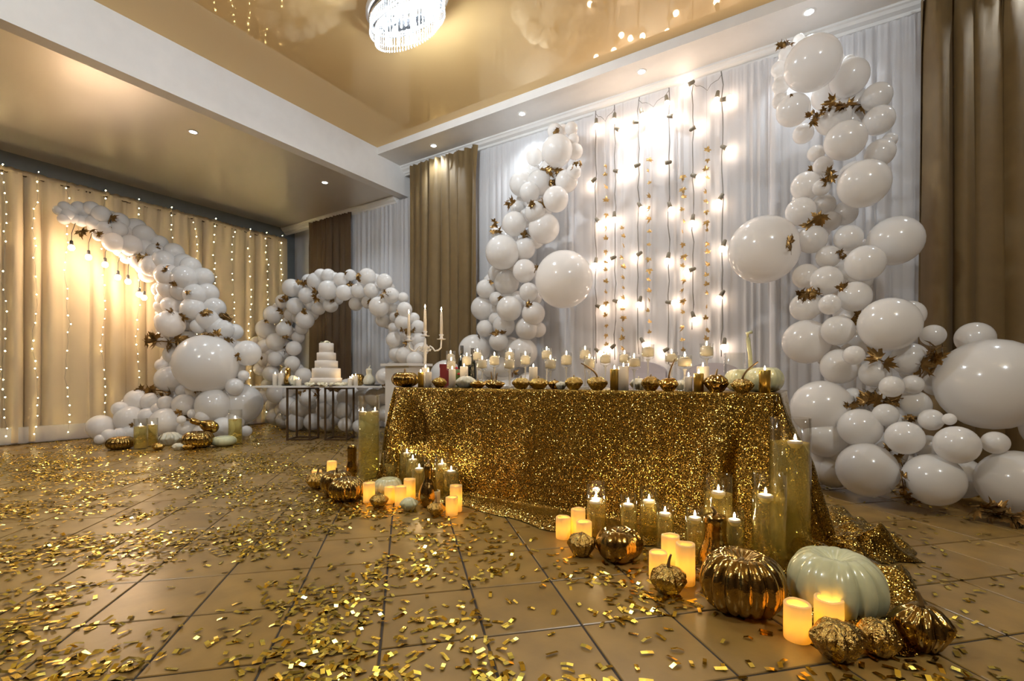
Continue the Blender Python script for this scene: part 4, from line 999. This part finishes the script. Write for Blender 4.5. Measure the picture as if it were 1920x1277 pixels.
# white pedestal by the arch's right foot
Z = 5.7; a, b = at(735, 700, Z), at(790, 700, Z); zt3 = CH+(HZ-682)/F*Z
pd = thing('pedestal', 'white console beside the right foot of the balloon arch', 'pedestal', ((a.x+b.x)/2, (a.y+b.y)/2, 0))
obj('body', mesh('body', box(-.19, .19, -.16, .16, 0, zt3-.03), 'topw', False), pd); obj('top', mesh('top', box(-.23, .23, -.2, .2, zt3-.03, zt3), 'topw', False), pd)

# ------------------------------------------------------------------ confetti
rr = random.Random(21)
def strip_vf(l, w_, b, z=0):
    return [(-l/2, -w_/2, z+.001), (-l/2, w_/2, z+.001), (0, -w_/2, z+b), (0, w_/2, z+b), (l/2, -w_/2, z+.002), (l/2, w_/2, z+.002)], [(0, 2, 3, 1), (2, 4, 5, 3)]
CF = [mesh('confetti', strip_vf(l, .0145, b), 'foil', False) for l, b in ((.040, .002), (.044, .007), (.036, .0035), (.042, .012), (.028, .002), (.040, .0015))]
def dens(x, y):
    n1 = noise.noise(Vector((x*1.7, y*1.7, 5)))+.6*noise.noise(Vector((x*4.2, y*4.2, 9)))
    d = max(.05, .45+1.2*n1)
    q = project((x, y, 0))
    if x > -.35: d *= .38 if y > 1.4 else .8
    d *= .35 if (x > -2.2 and y > 1.9) else 1
    return min(1, d)
def blocked(x, y):
    return (TX0-.15 < x < TX1+.25 and TY0-.22 < y < TY1+.1) or y > 5.3 or x < DX-.05
cand = []
while len(cand) < 22000:
    x, y = rr.uniform(DX, 2.2), rr.uniform(.35, 5.2)
    if blocked(x, y): continue
    q = project((x, y, 0))
    if not q or not (-60 < q[0] < 1980) or q[1] > 1330: continue
    far = 1 if q[2] < 5.0 else .75
    if rr.random() > dens(x, y)*far: continue
    cand.append((q[2], x, y))
cand.sort()
for Zc_, x, y in cand[:290]:
    o = obj('confetti_strip', rr.choice(CF), None, (x, y, .0005+rr.uniform(0, .004)), (rr.gauss(0, .10), rr.gauss(0, .08), rr.uniform(0, 2*pi)))
    tag(o, 'shiny gold foil confetti strip lying on the floor tiles in the foreground', 'confetti', 'gold foil strips scattered in the foreground')
V, Fc = [], []
for Zc_, x, y in cand[290:]:
    v, f = strip_vf(rr.uniform(.026, .042), rr.uniform(.011, .015), abs(rr.gauss(.002, .004)))
    m_ = Matrix.Translation((x, y, rr.uniform(.0005, .006))) @ Matrix.Rotation(rr.uniform(0, 6.28), 4, 'Z') @ Matrix.Rotation(rr.gauss(0, .12), 4, 'X') @ Matrix.Rotation(rr.gauss(0, .1), 4, 'Y')
    k = len(V); V += [tuple(m_ @ Vector(q)) for q in v]; Fc += [tuple(i+k for i in q) for q in f]
tag(obj('confetti', mesh('confetti_field', (V, Fc), 'foil', False)), 'gold foil confetti scattered over the whole tiled floor', 'confetti', None, 'stuff')
